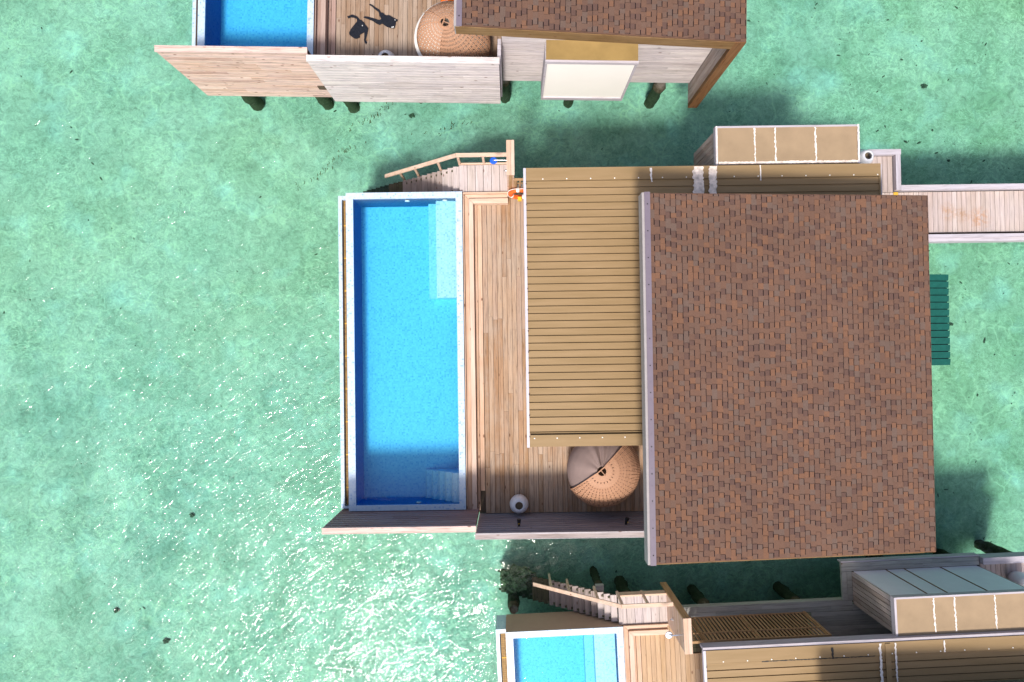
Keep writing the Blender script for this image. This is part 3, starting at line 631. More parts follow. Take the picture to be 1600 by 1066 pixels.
def railing(label, mat='bench_x'):
    t = thing('stair_railing', label, 'railing', (-1.5, 5.82, 2.0))
    knee = (-1.54, 5.85, 3.15); low = (-4.06, 5.85, 0.86)
    mb = MB().beam((-0.02, 5.85, 3.15), knee, 0.115, 0.045, .7).beam(knee, low, 0.115, 0.045, .3); build('handrail', mb, mat, t)
    for (x, zt, zb) in ((-0.75, 3.125, 2.0), (-1.50, 3.11, 1.95), (-2.15, 2.55, 1.4), (-2.95, 1.80, 0.6), (-3.5, 1.31, -0.1)):
        build('post', MB().box(x - 0.035, x + 0.035, 5.815, 5.885, zb, zt, random.random()), mat, t)
    return t

def partition(label):
    t = thing('shower_partition', label, 'partition wall', (0.06, 5.4, 2.0))
    mb = MB(); n = 16; ph = 2.42 / n
    for i in range(n): mb.box(-0.03, 0.02, 4.93, 5.84, 1.93 + i * ph + .004, 1.93 + (i + 1) * ph - .004); mb.box(0.12, 0.16, 4.93, 5.84, 1.93 + i * ph + .004, 1.93 + (i + 1) * ph - .004)
    build('cladding', mb, 'bench_y', t)
    build('end_board', MB().box(-0.032, 0.16, 5.842, 5.90, 1.4, 4.32, .3), 'slat', t)
    build('south_board', MB().box(0.021, 0.119, 4.935, 4.97, 1.95, 4.34, .3), 'slat', t)
    build('cap', MB().box(-0.045, 0.065, 4.92, 5.90, 4.352, 4.39, .9).box(0.071, 0.175, 4.92, 5.90, 4.352, 4.385, .4), 'bench_y', t)
    return t

def shower(label, head):
    t = thing('outdoor_shower', label, 'shower', (-0.03, 5.38, 3.6))
    build('arm', MB().tube([(-0.03, 5.385, 4.2), (-0.38, 5.385, 4.22)], 0.016, 8), 'chrome', t)
    build('shower_head', MB().lathe([(0.0, 4.165), (0.10, 4.165), (0.105, 4.178), (0.09, 4.19), (0.0, 4.195)], -0.41, 5.385, 24), head, t, smooth=False)
    mb = MB().tube([(-0.41, 5.385, 4.19), (-0.41, 5.385, 4.235)], 0.02, 8); build('joint', mb, 'chrome', t)
    mb = MB().tube([(-0.03, 5.385, 3.1), (-0.08, 5.385, 3.1)], 0.05, 12).tube([(-0.08, 5.385, 3.1), (-0.14, 5.385, 3.12)], 0.018, 8); build('valve', mb, 'chrome', t)
    return t

def balustrade(label, lit):
    t = thing('slatted_screen', label, 'screen', (2.2, 4.95, 2.0)); zt = 3.75
    x0, x1 = 0.17, 4.27; mb = MB()
    mb.box(x0, x1, 4.92, 4.99, zt - 0.05, zt, .9).box(x0, x1, 4.97, 4.995, 3.17, 3.22, .8).box(x0, x1, 4.97, 4.995, 2.04, 2.09, .8)
    r = build('rail', mb, 'slat', t)
    n = 37
    for i in range(n):
        x = x0 + 0.06 + i * (x1 - x0 - 0.12) / (n - 1)
        if abs(x - 2.3) < 0.05: continue
        mb = MB().box(x - 0.024, x + 0.024, 4.945, 4.968, 2.06, zt - 0.052)
        build('slat', mb, 'slat', t)
    for x in (x0 + 0.01, 0.70, 2.3, x1): build('post', MB().box(x - 0.035, x + 0.035, 4.915, 4.995, 1.98, zt + 0.003), 'slat', t)
    return t

def screen(name, label, x0, x1, yi, yo, z0, mat_in, mat_out, capmat, zt=4.28, n=17):
    # double-skinned privacy screen: yi inner (north) face, yo outer (south) face
    t = thing(name, label, 'fence', ((x0 + x1) / 2, (yi + yo) / 2, z0))
    mb = MB(); planks_wall_x(mb, x0 + .01, x1 - .01, yo, yo + 0.03, z0, zt - 0.005, (zt - z0) / n, 0.026, 2.6); build('outer_boards', mb, mat_out, t)
    mb = MB(); planks_wall_x(mb, x0 + .01, x1 - .01, yi - 0.03, yi, z0 + (.3), zt - 0.005, 0.235, 0.045, 2.6); build('inner_boards', mb, mat_in, t)
    build('backing', MB().box(x0 + .015, x1 - .015, (yi + yo) / 2 - .008, (yi + yo) / 2 + .008, z0 + .02, zt - .02, .5), 'dark_under', t)  # dark sheet added inside to keep board gaps dark and stop light passing
    mb = MB()
    k = max(2, round((x1 - x0) / 1.2))
    for i in range(k + 1):
        x = x0 + 0.02 + i * (x1 - x0 - 0.1) / k; build('stud', MB().box(x, x + 0.06, yo + 0.032, yi - 0.032, z0 + .02, zt - 0.012, .5), 'dark_under', t)
    mb = MB().box(x0, x1, yo - 0.005, yi - 0.035, zt, zt + 0.03, .3).box(x0 - .004, x1 + .004, yi - 0.033, yi + 0.006, zt - .01, zt + 0.045, 1.0).box(x0 - .003, x1 + .003, yo - 0.022, yo - 0.006, zt - 0.01, zt + 0.035, 1.0)
    build('cap', mb, capmat, t)
    return t

def urn(x, y, z, label, group='white round garden jars', s=1.0, hs=1.0):
    t = thing('garden_jar', label, 'jar', (x, y, z), group)
    prof = [(0.0, 0), (0.16, 0), (0.235, 0.10), (0.285, 0.24), (0.285, 0.34), (0.25, 0.46), (0.185, 0.545), (0.125, 0.575), (0.115, 0.56), (0.12, 0.53), (0.2, 0.42), (0.24, 0.28), (0.18, 0.12), (0.0, 0.08)]
    build('vessel', MB().lathe([(r * s, z + h * s * hs) for r, h in prof], x, y, 44), 'glaze', t, smooth=True)
    mb = MB().lathe([(0.0, z + .36 * s * hs), (0.2 * s, z + .36 * s * hs)], x, y, 24); build('dark_fill', mb, 'dark_fill', t)
    return t

def daybed(cx, cy, label, open_deg, style):
    shx, shy = (-0.17, 0.10) if style == 'main' else (-0.24, 0.26)
    def LIM(u): return 0.24 * (1 - u) + 0.05 if style == 'main' else 1.05 * (1 - u ** 4) + 0.06
    def shear(m):
        out = []
        for (x, y, z) in m.v:
            if style != 'main': x, y = cx + (x - cx) * .96, cy + (y - cy) * .96
            q = max(0.0, (z - 2.35) / 1.15) ** 1.3; out.append((x + shx * q, y + shy * q, z))
        m.v = out; return m
    t = thing('wicker_daybed', label, 'daybed', (cx, cy, 2.0)); zb = 2.06
    prof = [(0.80, 2.06), (0.98, 2.22), (1.09, 2.42), (1.135, 2.64), (1.11, 2.84), (1.02, 3.04), (0.88, 3.20), (0.70, 3.33), (0.50, 3.42), (0.28, 3.475), (0.125, 3.49)]
    def P(u, off=0.0):   # u 0..1 along profile
        k = u * (len(prof) - 1); i = min(int(k), len(prof) - 2); f = k - i
        return prof[i][0] * (1 - f) + prof[i + 1][0] * f + off, prof[i][1] * (1 - f) + prof[i + 1][1] * f
    od = R(open_deg); n = Vector((math.cos(od), math.sin(od)))
    lim = 0.05 if style == 'main' else 0.74
    NA, NU = 264, 44; mb = MB(); idx = {}
    for i in range(NU + 1):
        u = i / NU
        for k in range(NA):
            a = 2 * math.pi * k / NA
            off = 0.012 if (k % 2 == 0) else -0.006
            if u > 0.8: off *= 0.5
            r, z = P(u, off); idx[i, k] = len(mb.v)
            # gather vertices beyond the opening plane onto it
            x, y = r * math.cos(a), r * math.sin(a)
            mb.v.append((cx + x, cy + y, z))
    def keep(i, k):
        u = (i + .5) / NU; a = 2 * math.pi * (k + .5) / NA; r, z = P(u)
        bulge = LIM(u)
        return r * (math.cos(a) * n.x + math.sin(a) * n.y) < bulge
    for i in range(NU):
        for k in range(NA):
            if not keep(i, k): continue
            u = (i + .5) / NU
            hole = (0.50 < u < 0.80 and k % 6 == 0 and i % 2 == 0) or (abs(u - 0.88) < 0.013 and k % 12 in (0, 1, 2))
            if style != 'main': hole = (0.12 < u < 0.94 and k % 3 == 0 and i % 2 == 0)
            if hole: continue
            mb.f.append([idx[i, k], idx[i, (k + 1) % NA], idx[i + 1, (k + 1) % NA], idx[i + 1, k]]); mb.t.append(.5)
    build('wicker_hood', shear(mb), 'wicker', t)
    mb = MB()   # rim tube following the edge of the opening, and the little cross bar
    side = Vector((-n.y, n.x)); pts = []
    for sgn in (1, -1):
        seg = []
        for i in range(31):
            u = i / 30; r, z = P(u); b = min(LIM(u), r * .95); h = math.sqrt(max(0.0, r * r - b * b))
            p = n * b + side * sgn * h; seg.append((cx + p.x, cy + p.y, z + 0.01))
        pts += seg if sgn == 1 else seg[::-1]
    mb.tube(pts, 0.018, 7)
    if style != 'main': mb.lathe([(0.15, 3.49), (0.165, 3.50), (0.14, 3.50)], cx, cy, 24)
    q = -n * 0.16; mb.tube([(cx + n.x * 0.04, cy + n.y * 0.04, 3.495), (cx + q.x, cy + q.y, 3.495)], 0.014, 6)
    mb.tube([(cx - side.x * .16 + n.x * .05, cy - side.y * .16 + n.y * .05, 3.50), (cx + side.x * .16 + n.x * .05, cy + side.y * .16 + n.y * .05, 3.50)], 0.014, 6)
    build('hood_rim', shear(mb), 'wicker', t)
    # base bowl
    mb = MB().lathe([(0.3, 2.01), (0.82, 2.03), (0.97, 2.25), (1.05, 2.42), (0.98, 2.44), (0.9, 2.3)], cx, cy, 60); build('base', mb, 'wicker', t)
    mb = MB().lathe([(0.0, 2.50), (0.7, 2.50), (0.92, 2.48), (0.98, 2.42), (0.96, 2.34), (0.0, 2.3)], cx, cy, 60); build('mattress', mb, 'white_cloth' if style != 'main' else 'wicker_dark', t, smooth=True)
    if style == 'main':
        mb = MB(); NA2, NU2 = 90, 24; ix = {}
        for i in range(NU2 + 1):
            u = 0.16 + 0.80 * i / NU2; r0, z0 = P(u)
            for k in range(NA2 + 1):
                f = k / NA2; a = od - math.pi / 2 + math.pi * f
                fold = 0.03 * math.sin(f * 46 + i * 0.15) * math.exp(-((f - 0.30) / 0.13) ** 2) + 0.010 * math.sin(f * 21)
                sink = 0.10 * math.exp(-((f - .72) / .2) ** 2)
                r = (r0 - 0.045) * (1 - 0.0 * sink); z = z0 - 0.03 + fold * 1.5 - 0.2 * sink * math.sin(math.pi * i / NU2)
                ix[i, k] = len(mb.v); mb.v.append((cx + r * math.cos(a), cy + r * math.sin(a), z))
        for i in range(NU2):
            for k in range(NA2): mb.f.append([ix[i, k], ix[i, k + 1], ix[i + 1, k + 1], ix[i + 1, k]]); mb.t.append(.5)
        # close the top towards the rim
        o = build('sunshade', shear(mb), 'fabric', t, smooth=True)
        md = o.modifiers.new('thick', 'SOLIDIFY'); md.thickness = 0.012
    else:
        mb = MB(); NA2, NU2 = 60, 20; ix = {}
        for i in range(NU2 + 1):
            u = 0.1 + 0.86 * i / NU2; r0, z0 = P(u)
            for k in range(NA2 + 1):
                a = od - math.pi / 2 + math.pi * k / NA2; ix[i, k] = len(mb.v)
                mb.v.append((cx + (r0 - .01) * math.cos(a), cy + (r0 - .01) * math.sin(a), z0 - 0.02 + 0.01 * math.sin(k * 1.3)))
        for i in range(NU2):
            for k in range(NA2): mb.f.append([ix[i, k], ix[i, k + 1], ix[i + 1, k + 1], ix[i + 1, k]]); mb.t.append(.5)
        build('sunshade', shear(mb), 'white_cloth', t, smooth=True)
        mb = MB(); pv = None
        for k in range(41):
            a = od - R(62) + R(130) * k / 40
            cur = [(cx + rr * math.cos(a), cy + rr * math.sin(a), zz) for rr, zz in ((1.06, 2.30), (1.21, 2.55), (1.20, 2.85), (1.10, 2.92))]
            if pv:
                for j in range(3): mb.quad([pv[j], cur[j], cur[j + 1], pv[j + 1]], .5)
            pv = cur
        build('folded_awning', shear(mb), 'white_cloth', t, smooth=True)
    return t

def shirt(name, outline, label, dots):
    bm = bmesh.new(); vs = [bm.verts.new((x, y, 0)) for x, y in outline]
    f = bm.faces.new(vs); bmesh.ops.triangulate(bm, faces=[f])
    bmesh.ops.subdivide_edges(bm, edges=bm.edges[:], cuts=2, use_grid_fill=True)
    for v in bm.verts: v.co.z = 0.012 + 0.018 * noise.noise(Vector((v.co.x * 9, v.co.y * 9, 3.3)))
    cx = sum(p[0] for p in outline) / len(outline); cy = sum(p[1] for p in outline) / len(outline)
    bmesh.ops.translate(bm, verts=bm.verts, vec=(-cx, -cy, 0.0))
    bmesh.ops.recalc_face_normals(bm, faces=bm.faces)
    me = bpy.data.meshes.new(name); bm.to_mesh(me); bm.free(); me.materials.append(M['cloth'])
    o = bpy.data.objects.new(name, me); C.objects.link(o); o.matrix_world = VM @ Matrix.Translation((cx, cy, 2.012)); o['_b'] = [cx, cy, 2.012]
    md = o.modifiers.new('thick', 'SOLIDIFY'); md.thickness = 0.014; md.offset = 1
    setprops(o, label, 'shirt', 'black long-sleeved shirts drying on the deck')
    mb = MB()
    for (x, y, r) in dots: mb.tube([(x, y, 2.03), (x, y, 2.062)], r, 10)
    build('print', mb, 'print', o)
    return o

def lifebuoy(x, y, z, label):
    t = thing('lifebuoy', label, 'lifebuoy', (x, y, z)); Rr, r = 0.27, 0.068; tilt = R(80)
    def pt(a, b, rr=r):
        X = (Rr + rr * math.cos(b)) * math.cos(a); Yl = (Rr + rr * math.cos(b)) * math.sin(a); Zl = rr * math.sin(b)
        return (x + X, y + Yl * math.cos(tilt) + Zl * math.sin(tilt), z + Yl * math.sin(tilt) - Zl * math.cos(tilt))
    def arc(a0, a1, rr, n=16):
        mb = MB()
        for i in range(n + 1):
            for k in range(14): mb.v.append(pt(a0 + (a1 - a0) * i / n, 2 * math.pi * k / 14, rr))
        for i in range(n):
            for k in range(14): mb.f.append([i * 14 + k, i * 14 + (k + 1) % 14, (i + 1) * 14 + (k + 1) % 14, (i + 1) * 14 + k]); mb.t.append(.5)
        return mb
    build('ring', arc(0, 2 * math.pi, r, 60), 'orange', t, smooth=True)
    for a in (25, 100, 205, 300): build('band', arc(R(a - 8), R(a + 8), r + 0.004, 4), 'white', t, smooth=True)
    pts = []
    for i in range(61):
        a = 2 * math.pi * i / 60; rr = Rr + r + 0.01 + 0.035 * abs(math.sin(2 * a)); yl = rr * math.sin(a)
        pts.append((x + rr * math.cos(a), y + yl * math.cos(tilt), z + yl * math.sin(tilt)))
    build('grab_rope', MB().tube(pts, 0.009, 6, cap=False), 'white', t)
    mb = MB().box(x - 0.05, x + 0.06, y - 0.22, y - 0.10, z - 0.10, z + 0.02); build('marker_light', mb, 'yellow', t)
    return t

def pile(x, y, label, ztop=1.7, r=0.17, lean=(0, 0), seed=1):
    rnd = random.Random(seed); mb = MB(); n = 12; pts = []; rs = []
    for i in range(13):
        f = i / 12; z = -1.55 + (ztop + 1.55) * f; pts.append((x + lean[0] * (1 - f), y + lean[1] * (1 - f), z)); rs.append(r * (0.85 if z > 0.25 else rnd.uniform(0.95, 1.3)))
    mb.tube(pts, rs, n)
    mb.v = [(a + rnd.uniform(-.02, .02), b + rnd.uniform(-.02, .02), c) for a, b, c in mb.v]
    return single('timber_pile', mb, 'pile', label, 'pile', (x, y, -1.5), 'timber piles under the villas', smooth=True)

def spotlight(x, y, z, label, kind):
    t = thing('wall_spotlight', label, 'spotlight', (x, y, z), 'black spotlights on the fence')
    build('bracket', MB().box(x - 0.03, x + 0.03, y - 0.005, y + 0.02, z - 0.04, z + 0.04), 'black', t)
    q = 0.05 if kind else 0.0
    build('lamp_head', MB().tube([(x, y + 0.02, z), (x + q * .3, y + 0.09, z + 0.01), (x + q, y + 0.20, z + 0.02)], [0.03, 0.045, 0.06], 12), 'black', t)
    build('lens', MB().tube([(x + q, y + 0.08, z + 0.05), (x + q, y + 0.08, z + 0.062)], 0.016, 8), 'yellow', t)
    return t

def T_villa(rot, tx=0.0, ty=0.0, extra=0.8):
    return Matrix.Translation((tx, ty, 0)) @ Matrix.Rotation(R(rot), 4, 'Z') @ Matrix.Rotation(R(extra), 4, 'Z')

# ================================================================== villa in the middle
random.seed(3)
VM = T_villa(0)
house(dict(kind='main', seed=11, bay=False, label='middle villa with its whole brown shingle roof and ribbed tan roof in view'))
pool('long blue tiled pool shown in full beside the middle villa', 'main')
terrace('brown timber terrace between the full-length pool and the ribbed metal roof', 'main')
staircase('grey timber stairs going down into the sea behind the full-length pool')
railing('pinkish railing along the stairs at the head of the full-length pool')
partition('narrow pine partition at the landing beside the orange lifebuoy')
shower('outdoor shower with a round blue head over the landing by the lifebuoy', 'blue')
balustrade('slatted timber screen behind the orange lifebuoy, mostly hidden by the metal roof', True)
screen('privacy_screen', 'mauve brown pine screen closing the bottom end of the full-length pool', -5.30, -1.03, -4.81, -4.955, 0.95, 'screen_pine', 'fence_pine', 'fence_pine')
screen('privacy_fence', 'dark silvered fence with two black spotlights beside the round jar and daybed', -1.055, 4.36, -5.02, -5.17, 1.15, 'screen_grey', 'fence_grey', 'cap_x', 4.27)
spotlight(0.17, -5.02, 3.55, 'black spotlight on the dark fence below the white jar', 0)
spotlight(3.25, -5.02, 3.55, 'black spotlight on the dark fence near the brown shingle roof edge', 1)
urn(0.19, -4.66, 2.012, 'white jar with dark mouth on the terrace between full-length pool and daybed')
daybed(2.76, -3.60, 'round wicker daybed with taupe sunshade half under the metal roof of the middle villa', 130, 'main')
lifebuoy(0.33, 4.79, 2.70, 'orange lifebuoy with white bands hung on the slatted screen by the metal roof')

# entry deck and walkway
t = thing('entry_walkway', 'pale grey timber walkway leaving the middle villa with a rust stain', 'walkway', (12.0, 4.6, 1.7))
mb = MB(); planks_y(mb, 9.82, 12.05, 4.84, 5.97, 1.93, 2.0, 0.165, 0.012, 9); planks_y(mb, 10.74, 28.0, 3.55, 4.83, 1.93, 2.0, 0.15, 0.010, 9); build('boards', mb, 'walk_y', t)
mb = MB().box(9.80, 12.24, 5.98, 6.15, 1.75, 2.16, .4); mb.box(12.225, 28.0, 4.86, 5.02, 1.75, 2.16, .6)
mb.box(10.74, 28.0, 3.25, 3.36, 1.75, 2.12, .8).box(10.74, 28.0, 3.365, 3.47, 1.75, 2.16, .2); build('kerb', mb, 'lilac_x', t)
build('side_kerb', MB().box(12.07, 12.222, 4.87, 5.978, 1.75, 2.16, .4), 'lilac_y', t)
build('frame', MB().box(9.85, 12.1, 4.9, 5.97, 1.6, 1.92, .5).box(10.75, 28, 3.4, 4.85, 1.6, 1.92, .5), 'dark_under', t)
build('corner_mat', MB().box(12.06, 12.2, 4.70, 4.83, 2.004, 2.02, .5), 'grate_bar', t)
urn(10.89, 5.78, 2.012, 'white jar with a brown mouth at the corner of the annex and entry walkway', s=0.92, hs=1.5)
# green awning at the east wall
t = thing('green_awning', 'dark green sheet awning sticking out beside the large shingle roof', 'awning', (10.74, 0.7, 4.8))
for i in range(13):
    ya = -0.52 + i * 0.19; mb = MB().hexa([(10.74, ya, 5.05), (11.86, ya, 4.86), (11.86, ya + 0.168, 4.86), (10.74, ya + 0.168, 5.05)], [(10.74, ya, 5.075), (11.86, ya, 4.885), (11.86, ya + 0.168, 4.905), (10.74, ya + 0.168, 5.095)])
    build('sheet', mb, 'green', t)
build('backing', MB().hexa([(10.74, -0.51, 5.02), (11.84, -0.51, 4.83), (11.84, 1.93, 4.83), (10.74, 1.93, 5.02)], [(10.74, -0.51, 5.045), (11.84, -0.51, 4.855), (11.84, 1.93, 4.855), (10.74, 1.93, 5.045)], .5), 'black', t)
build('bracket', MB().beam((10.75, -0.4, 4.3), (11.7, -0.4, 4.83), .05, .05).beam((10.75, 1.8, 4.3), (11.7, 1.8, 4.83), .05, .05), 'green', t)
pile(-4.6, -4.0, 'dark pile under the pool end of the middle villa', 0.95, 0.17, (0, 0), 2)
for i, (x, y) in enumerate([(-4.6, 4.5), (-1.8, 4.4), (1.6, 4.6), (4.5, 4.7), (7.0, 5.9), (9.6, 5.9), (12.0, 4.9), (14.5, 4.2), (17.0, 4.2), (-1.6, -4.3), (1.5, -4.6), (4.4, -4.3), (10.0, -4.3), (10.0, 0)]):
    o = pile(x, y, None, 0.95 if x < -1.5 else 1.62, 0.17, (0, 0), 10 + i); o['label'] = 'timber pile hidden under the decks of the middle villa'

# ================================================================== villa at the top of the picture
random.seed(5)
VM = T_villa(-1.51, -4.61, 13.316)
house(dict(kind='top', seed=23, bay=True, north=False, label='villa at the top edge with shingle roof above a pale plank wall and white bay'))
pool('blue pool cut by the top edge beside two black shirts', 'top')
terrace('worn brown timber terrace with two black shirts drying on it', 'top')
screen('privacy_screen', 'peach coloured knotty pine screen below the pool at the top edge', -5.30, -1.03, -4.81, -4.955, 0.95, 'screen_pine', 'fence_pine', 'fence_pine')
screen('privacy_fence', 'whitish grey plank fence in front of the terrace with black shirts', -1.055, 4.36, -5.02, -5.17, 1.15, 'screen_grey', 'fence_grey', 'fence_grey', 4.27, 17)
mb = MB(); planks_wall_up(mb, 'y', -5.0, -4.53, 4.30, 4.40, 1.3, 4.40, .16)
single('fence_return', mb, 'lilac_y', 'short lilac grey return of the whitish fence beside the plank wall', 'fence', (4.35, -4.8, 1.3))
urn(0.82, -4.28, 2.012, 'white jar half hidden behind the whitish fence below the black shirts')
daybed(2.98, -3.90, 'wicker daybed tucked half under the shingle roof at the top edge', 160, 'top')
mb = MB().lathe([(0.0, 0.0), (0.18, 0.02), (0.24, 0.10), (0.20, 0.20), (0.0, 0.24)], 0, 0, 24)
VS = VM; o = single('cushion', mb, 'orange_cloth', 'orange cushion lying beyond the wicker daybed at the top edge', 'cushion', (0, 0, 0), smooth=True)
o.matrix_world = VM @ Matrix.Translation((2.68, -2.30, 2.01)); o['_b'] = [0, 0, 0]
SA = [(-0.49,-2.79),(-0.43,-2.77),(-0.34,-2.73),(-0.23,-2.77),(-0.15,-2.82),(-0.10,-2.89),(-0.04,-2.91),(0.03,-2.97),(0.08,-3.05),(0.18,-3.16),(0.16,-3.29),(0.13,-3.43),(0.10,-3.54),(0.15,-3.61),(0.12,-3.68),(0.08,-3.62),(0.05,-3.54),(0.06,-3.43),(0.06,-3.29),(-0.09,-3.38),(-0.08,-3.45),(-0.17,-3.50),(-0.25,-3.49),(-0.34,-3.43),(-0.41,-3.37),(-0.42,-3.30),(-0.37,-3.20),(-0.23,-3.02),(-0.18,-2.95),(-0.19,-2.87),(-0.28,-2.83),(-0.37,-2.82),(-0.45,-2.86)]
SB = [(0.19,-2.42),(0.22,-2.39),(0.29,-2.43),(0.43,-2.52),(0.52,-2.58),(0.57,-2.66),(0.62,-2.66),(0.72,-2.74),(0.82,-2.74),(0.96,-2.81),(1.10,-2.88),(1.08,-2.93),(1.04,-2.95),(1.04,-3.02),(1.00,-3.16),(0.90,-3.15),(0.76,-3.11),(0.66,-3.04),(0.61,-3.01),(0.53,-3.05),(0.44,-3.01),(0.30,-2.92),(0.15,-2.87),(0.02,-2.82),(0.05,-2.78),(0.18,-2.80),(0.35,-2.85),(0.52,-2.90),(0.58,-2.86),(0.53,-2.77),(0.49,-2.64),(0.36,-2.54),(0.26,-2.46)]
shirt('shirt', SA, 'black shirt with one sleeve curled up and the other hanging down', [(0.0, -3.09, 0.016)])
shirt('shirt', SB, 'black shirt lying sideways with both sleeves stretched to the upper left', [(1.02, -2.90, 0.015), (0.93, -3.13, 0.02), (0.97, -3.12, 0.018)])
for i, (x, y, lb) in enumerate([(-4.55, -4.37, 'mossy pile poking out below the peach pine screen'), (-2.0, -4.31, 'mossy pile in the gap between peach screen and whitish fence'), (-1.06, -4.40, 'mossy pile under the start of the whitish fence'),
                                (1.38, -4.06, 'low dark pile stub under the middle of the whitish fence'), (4.45, -4.0, 'dark pile at the end of the whitish fence'), (6.76, -4.15, 'dark pile under the white bay'), (9.74, -4.11, 'grey pile with dark foot below the plank wall of the top villa')]):
    pile(x, y, lb, 1.45 if x > -1.6 else .95, 0.17 if x > 0 else 0.2, (0, 0), 40 + i)

# ================================================================== villa at the bottom of the picture
random.seed(8)
VM = T_villa(1.934, 5.075, -13.24)
house(dict(kind='low', seed=37, bay=False, label='villa at the bottom edge with tan metal roof and grey panelled annex'))
pool('bright blue pool with a taupe side wall cut by the bottom edge', 'low')
terrace('fresh honey coloured timber terrace at the bottom edge', 'low')
staircase('timber stairs with a mossy foot going down to the sea beside the taupe pool wall')
railing('pale railing crossing above the stairs beside the taupe pool wall')
partition('pink pine shower partition beside the long slatted screen')
shower('outdoor shower with a round chrome head above the honey coloured terrace', 'chrome')
balustrade('long brown slatted screen between shower partition and grey panelled annex', False)
urn(10.80, 5.75, 2.012, 'white jar beside the grey panelled annex at the right edge', s=0.92, hs=1.5)
t = thing('entry_walkway', 'grey walkway beyond the grey panelled annex at the right edge', 'walkway', (11.0, 5.4, 1.7))
mb = MB(); planks_y(mb, 9.82, 12.05, 4.0, 6.2, 1.93, 2.0, 0.165, 0.012, 9); build('boards', mb, 'walk_y', t)
build('kerb', MB().box(9.82, 12.24, 6.21, 6.42, 1.75, 2.16, .4), 'lilac_x', t)
build('frame', MB().box(9.85, 12.1, 4.0, 6.2, 1.6, 1.92, .5), 'dark_under', t)
for i, (x, y, l, lb) in enumerate([(1.69, 4.60, (0, 0), 'dark slanting pile rising beside the slatted screen'), (4.85, 4.54, (-0.05, 0), 'dark pile midway between slatted screen and grey annex'), (-0.9, 5.0, (0, 0), 'dark pile under the stair landing of the bottom villa'),
                                   (8.3, 5.5, (-0.1, 0), 'dark pile just behind the left half of the grey annex'), (10.8, 5.45, (-0.15, 0), 'dark pile tucked under the corner of the big shingle roof'), (12.3, 5.7, (-0.15, 0), 'black pile rising from the water at the right edge'), (-4.75, 4.85, (0, 0), 'pile with pale cap at the water end of the taupe pool wall')]):
    pile(x, y, lb, 1.6 if x > -1 else 0.30, 0.17, l, 60 + i)
pile(-1.84, 5.44, 'short dark pile behind the mossy stairs carrying a grey block', 0.2, 0.12, (0, 0), 77)
mb = MB().box(-1.98, -1.71, 5.35, 5.54, 0.21, 0.40, .5); single('concrete_block', mb, 'grey_x', 'small grey block just above the water behind the mossy stairs', 'block', (-1.84, 5.44, 0.21))
# algae covered rock heap at the foot of these stairs
rnd = random.Random(4)
bm = bmesh.new(); bmesh.ops.create_icosphere(bm, subdivisions=5, radius=1.0)
for v in bm.verts:
    nv = noise.fractal(v.co * 2.2, 0.9, 2.1, 5); v.co = Vector((v.co.x * 0.62, v.co.y * 0.44, v.co.z * 0.5)) * (0.9 + 0.3 * nv)
me = bpy.data.meshes.new('mossy_rock'); bm.to_mesh(me); bm.free(); me.materials.append(M['mossrock'])
o = bpy.data.objects.new('mossy_rock', me); C.objects.link(o); o.matrix_world = VM @ Matrix.Translation((-4.55, 5.55, -0.6))
setprops(o, 'dark algae covered rock heap at the foot of the mossy stairs', 'rock')

# ================================================================== sea bed life
VM = Matrix.Identity(4)
def rock(x, y, r, label, seed, flat=0.4):
    bm = bmesh.new(); bmesh.ops.create_icosphere(bm, subdivisions=3, radius=1.0)
    for v in bm.verts:
        nv = noise.fractal(v.co * 1.7 + Vector((seed * 3.1, 0, 0)), 0.9, 2.1, 4); v.co = Vector((v.co.x, v.co.y * 0.75, v.co.z * flat)) * r * 0.62 * (1 + 0.95 * nv)
    me = bpy.data.meshes.new('coral_rock'); bm.to_mesh(me); bm.free(); me.materials.append(M['coral'])
    o = bpy.data.objects.new('coral_rock', me); C.objects.link(o); o.location = (x, y, -1.45); setprops(o, label, 'coral', 'dark corals on the seabed')
corals = [(-11.5, -5.9, 0.13, 'small dark coral left of the pine screen in open water'), (-14.2, -9.3, 0.16, 'dark coral in open water near the lower left corner'), (-12.4, -10.4, 0.17, 'dark coral in open water on the lower left, right of the other one'),
          (15.1, 9.7, 0.16, 'roundish grey coral in open water at the upper right'), (-3.6, 8.6, 0.14, 'small dark coral between top fence and stair railing'), (16.0, 1.0, .1, 'small dark coral right of the green awning')]
for i, (x, y, r, lb) in enumerate(corals): rock(x, y, r, lb, i + 1)
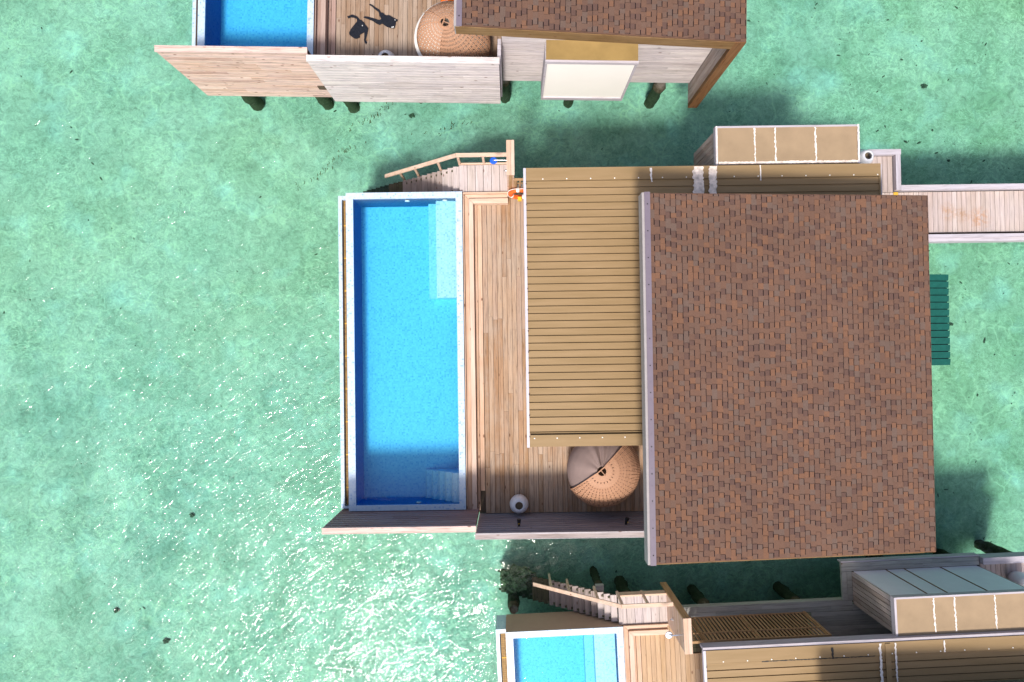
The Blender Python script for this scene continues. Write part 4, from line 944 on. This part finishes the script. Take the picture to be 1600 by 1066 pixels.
# tiny dark rubble scattered over the bed
rnd = random.Random(9); mb = MB()
def bit(x, y, r):
    a = rnd.uniform(0, 6.28); ln = r * rnd.uniform(1, 3); dx, dy = math.cos(a), math.sin(a)
    b = len(mb.v); z = -1.5
    for k in range(6):
        t_ = 6.283 * k / 6; ex, ey = math.cos(t_) * ln * rnd.uniform(.6, 1.1), math.sin(t_) * r * rnd.uniform(.6, 1.1)
        mb.v.append((x + ex * dx - ey * dy, y + ex * dy + ey * dx, z))
    mb.v.append((x, y, z + r * 0.9))
    for k in range(6): mb.f.append([b + k, b + (k + 1) % 6, b + 6]); mb.t.append(.5)
for i in range(400):
    if rnd.random() < 0.62: x, y = rnd.uniform(8, 20), rnd.uniform(-7, 14)
    else: x, y = rnd.uniform(-20, 10), rnd.uniform(-13, 14)
    bit(x, y, rnd.choice((0.015, 0.02, 0.025, 0.035)))
for i in range(12): bit(rnd.uniform(14, 18), rnd.uniform(-2, 10), 0.055)
build('coral_rubble', mb, 'coral'); bpy.data.objects['coral_rubble']['kind'] = 'stuff'
# drifting seaweed strands
mb = MB()
for (x, y, a, L, dens) in [(-4.2, 8.6, 40, 2.6, 60), (-6.2, 6.4, 38, 2.4, 46), (-2.2, 7.7, 12, 1.6, 24), (0.2, 10.6, 25, 2.2, 24), (-1.0, 9.2, 60, 1.2, 18), (-4.8, 4.6, 30, 1.0, 12), (6.5, 11.8, 35, 2.5, 16), (1.0, 11.6, 10, 2.0, 20)]:
    for i in range(dens):
        f = rnd.gauss(0, 0.35); s_ = rnd.gauss(0, 0.07) + 0.08 * math.sin(f * 7); px, py = x + math.cos(R(a)) * f * L - math.sin(R(a)) * s_, y + math.sin(R(a)) * f * L + math.cos(R(a)) * s_
        aa = R(a) + rnd.gauss(0, 0.3); l_ = rnd.uniform(0.03, 0.13); pts = [(px + math.cos(aa + j * .3) * l_ * j / 3, py + math.sin(aa + j * .3) * l_ * j / 3, -0.12 + 0.02 * math.sin(j + i)) for j in range(4)]
        mb.tube(pts, rnd.uniform(0.005, 0.013), 5)
build('seaweed', mb, 'weed'); bpy.data.objects['seaweed']['kind'] = 'stuff'

for o in bpy.data.objects:
    if '_b' in o: del o['_b']
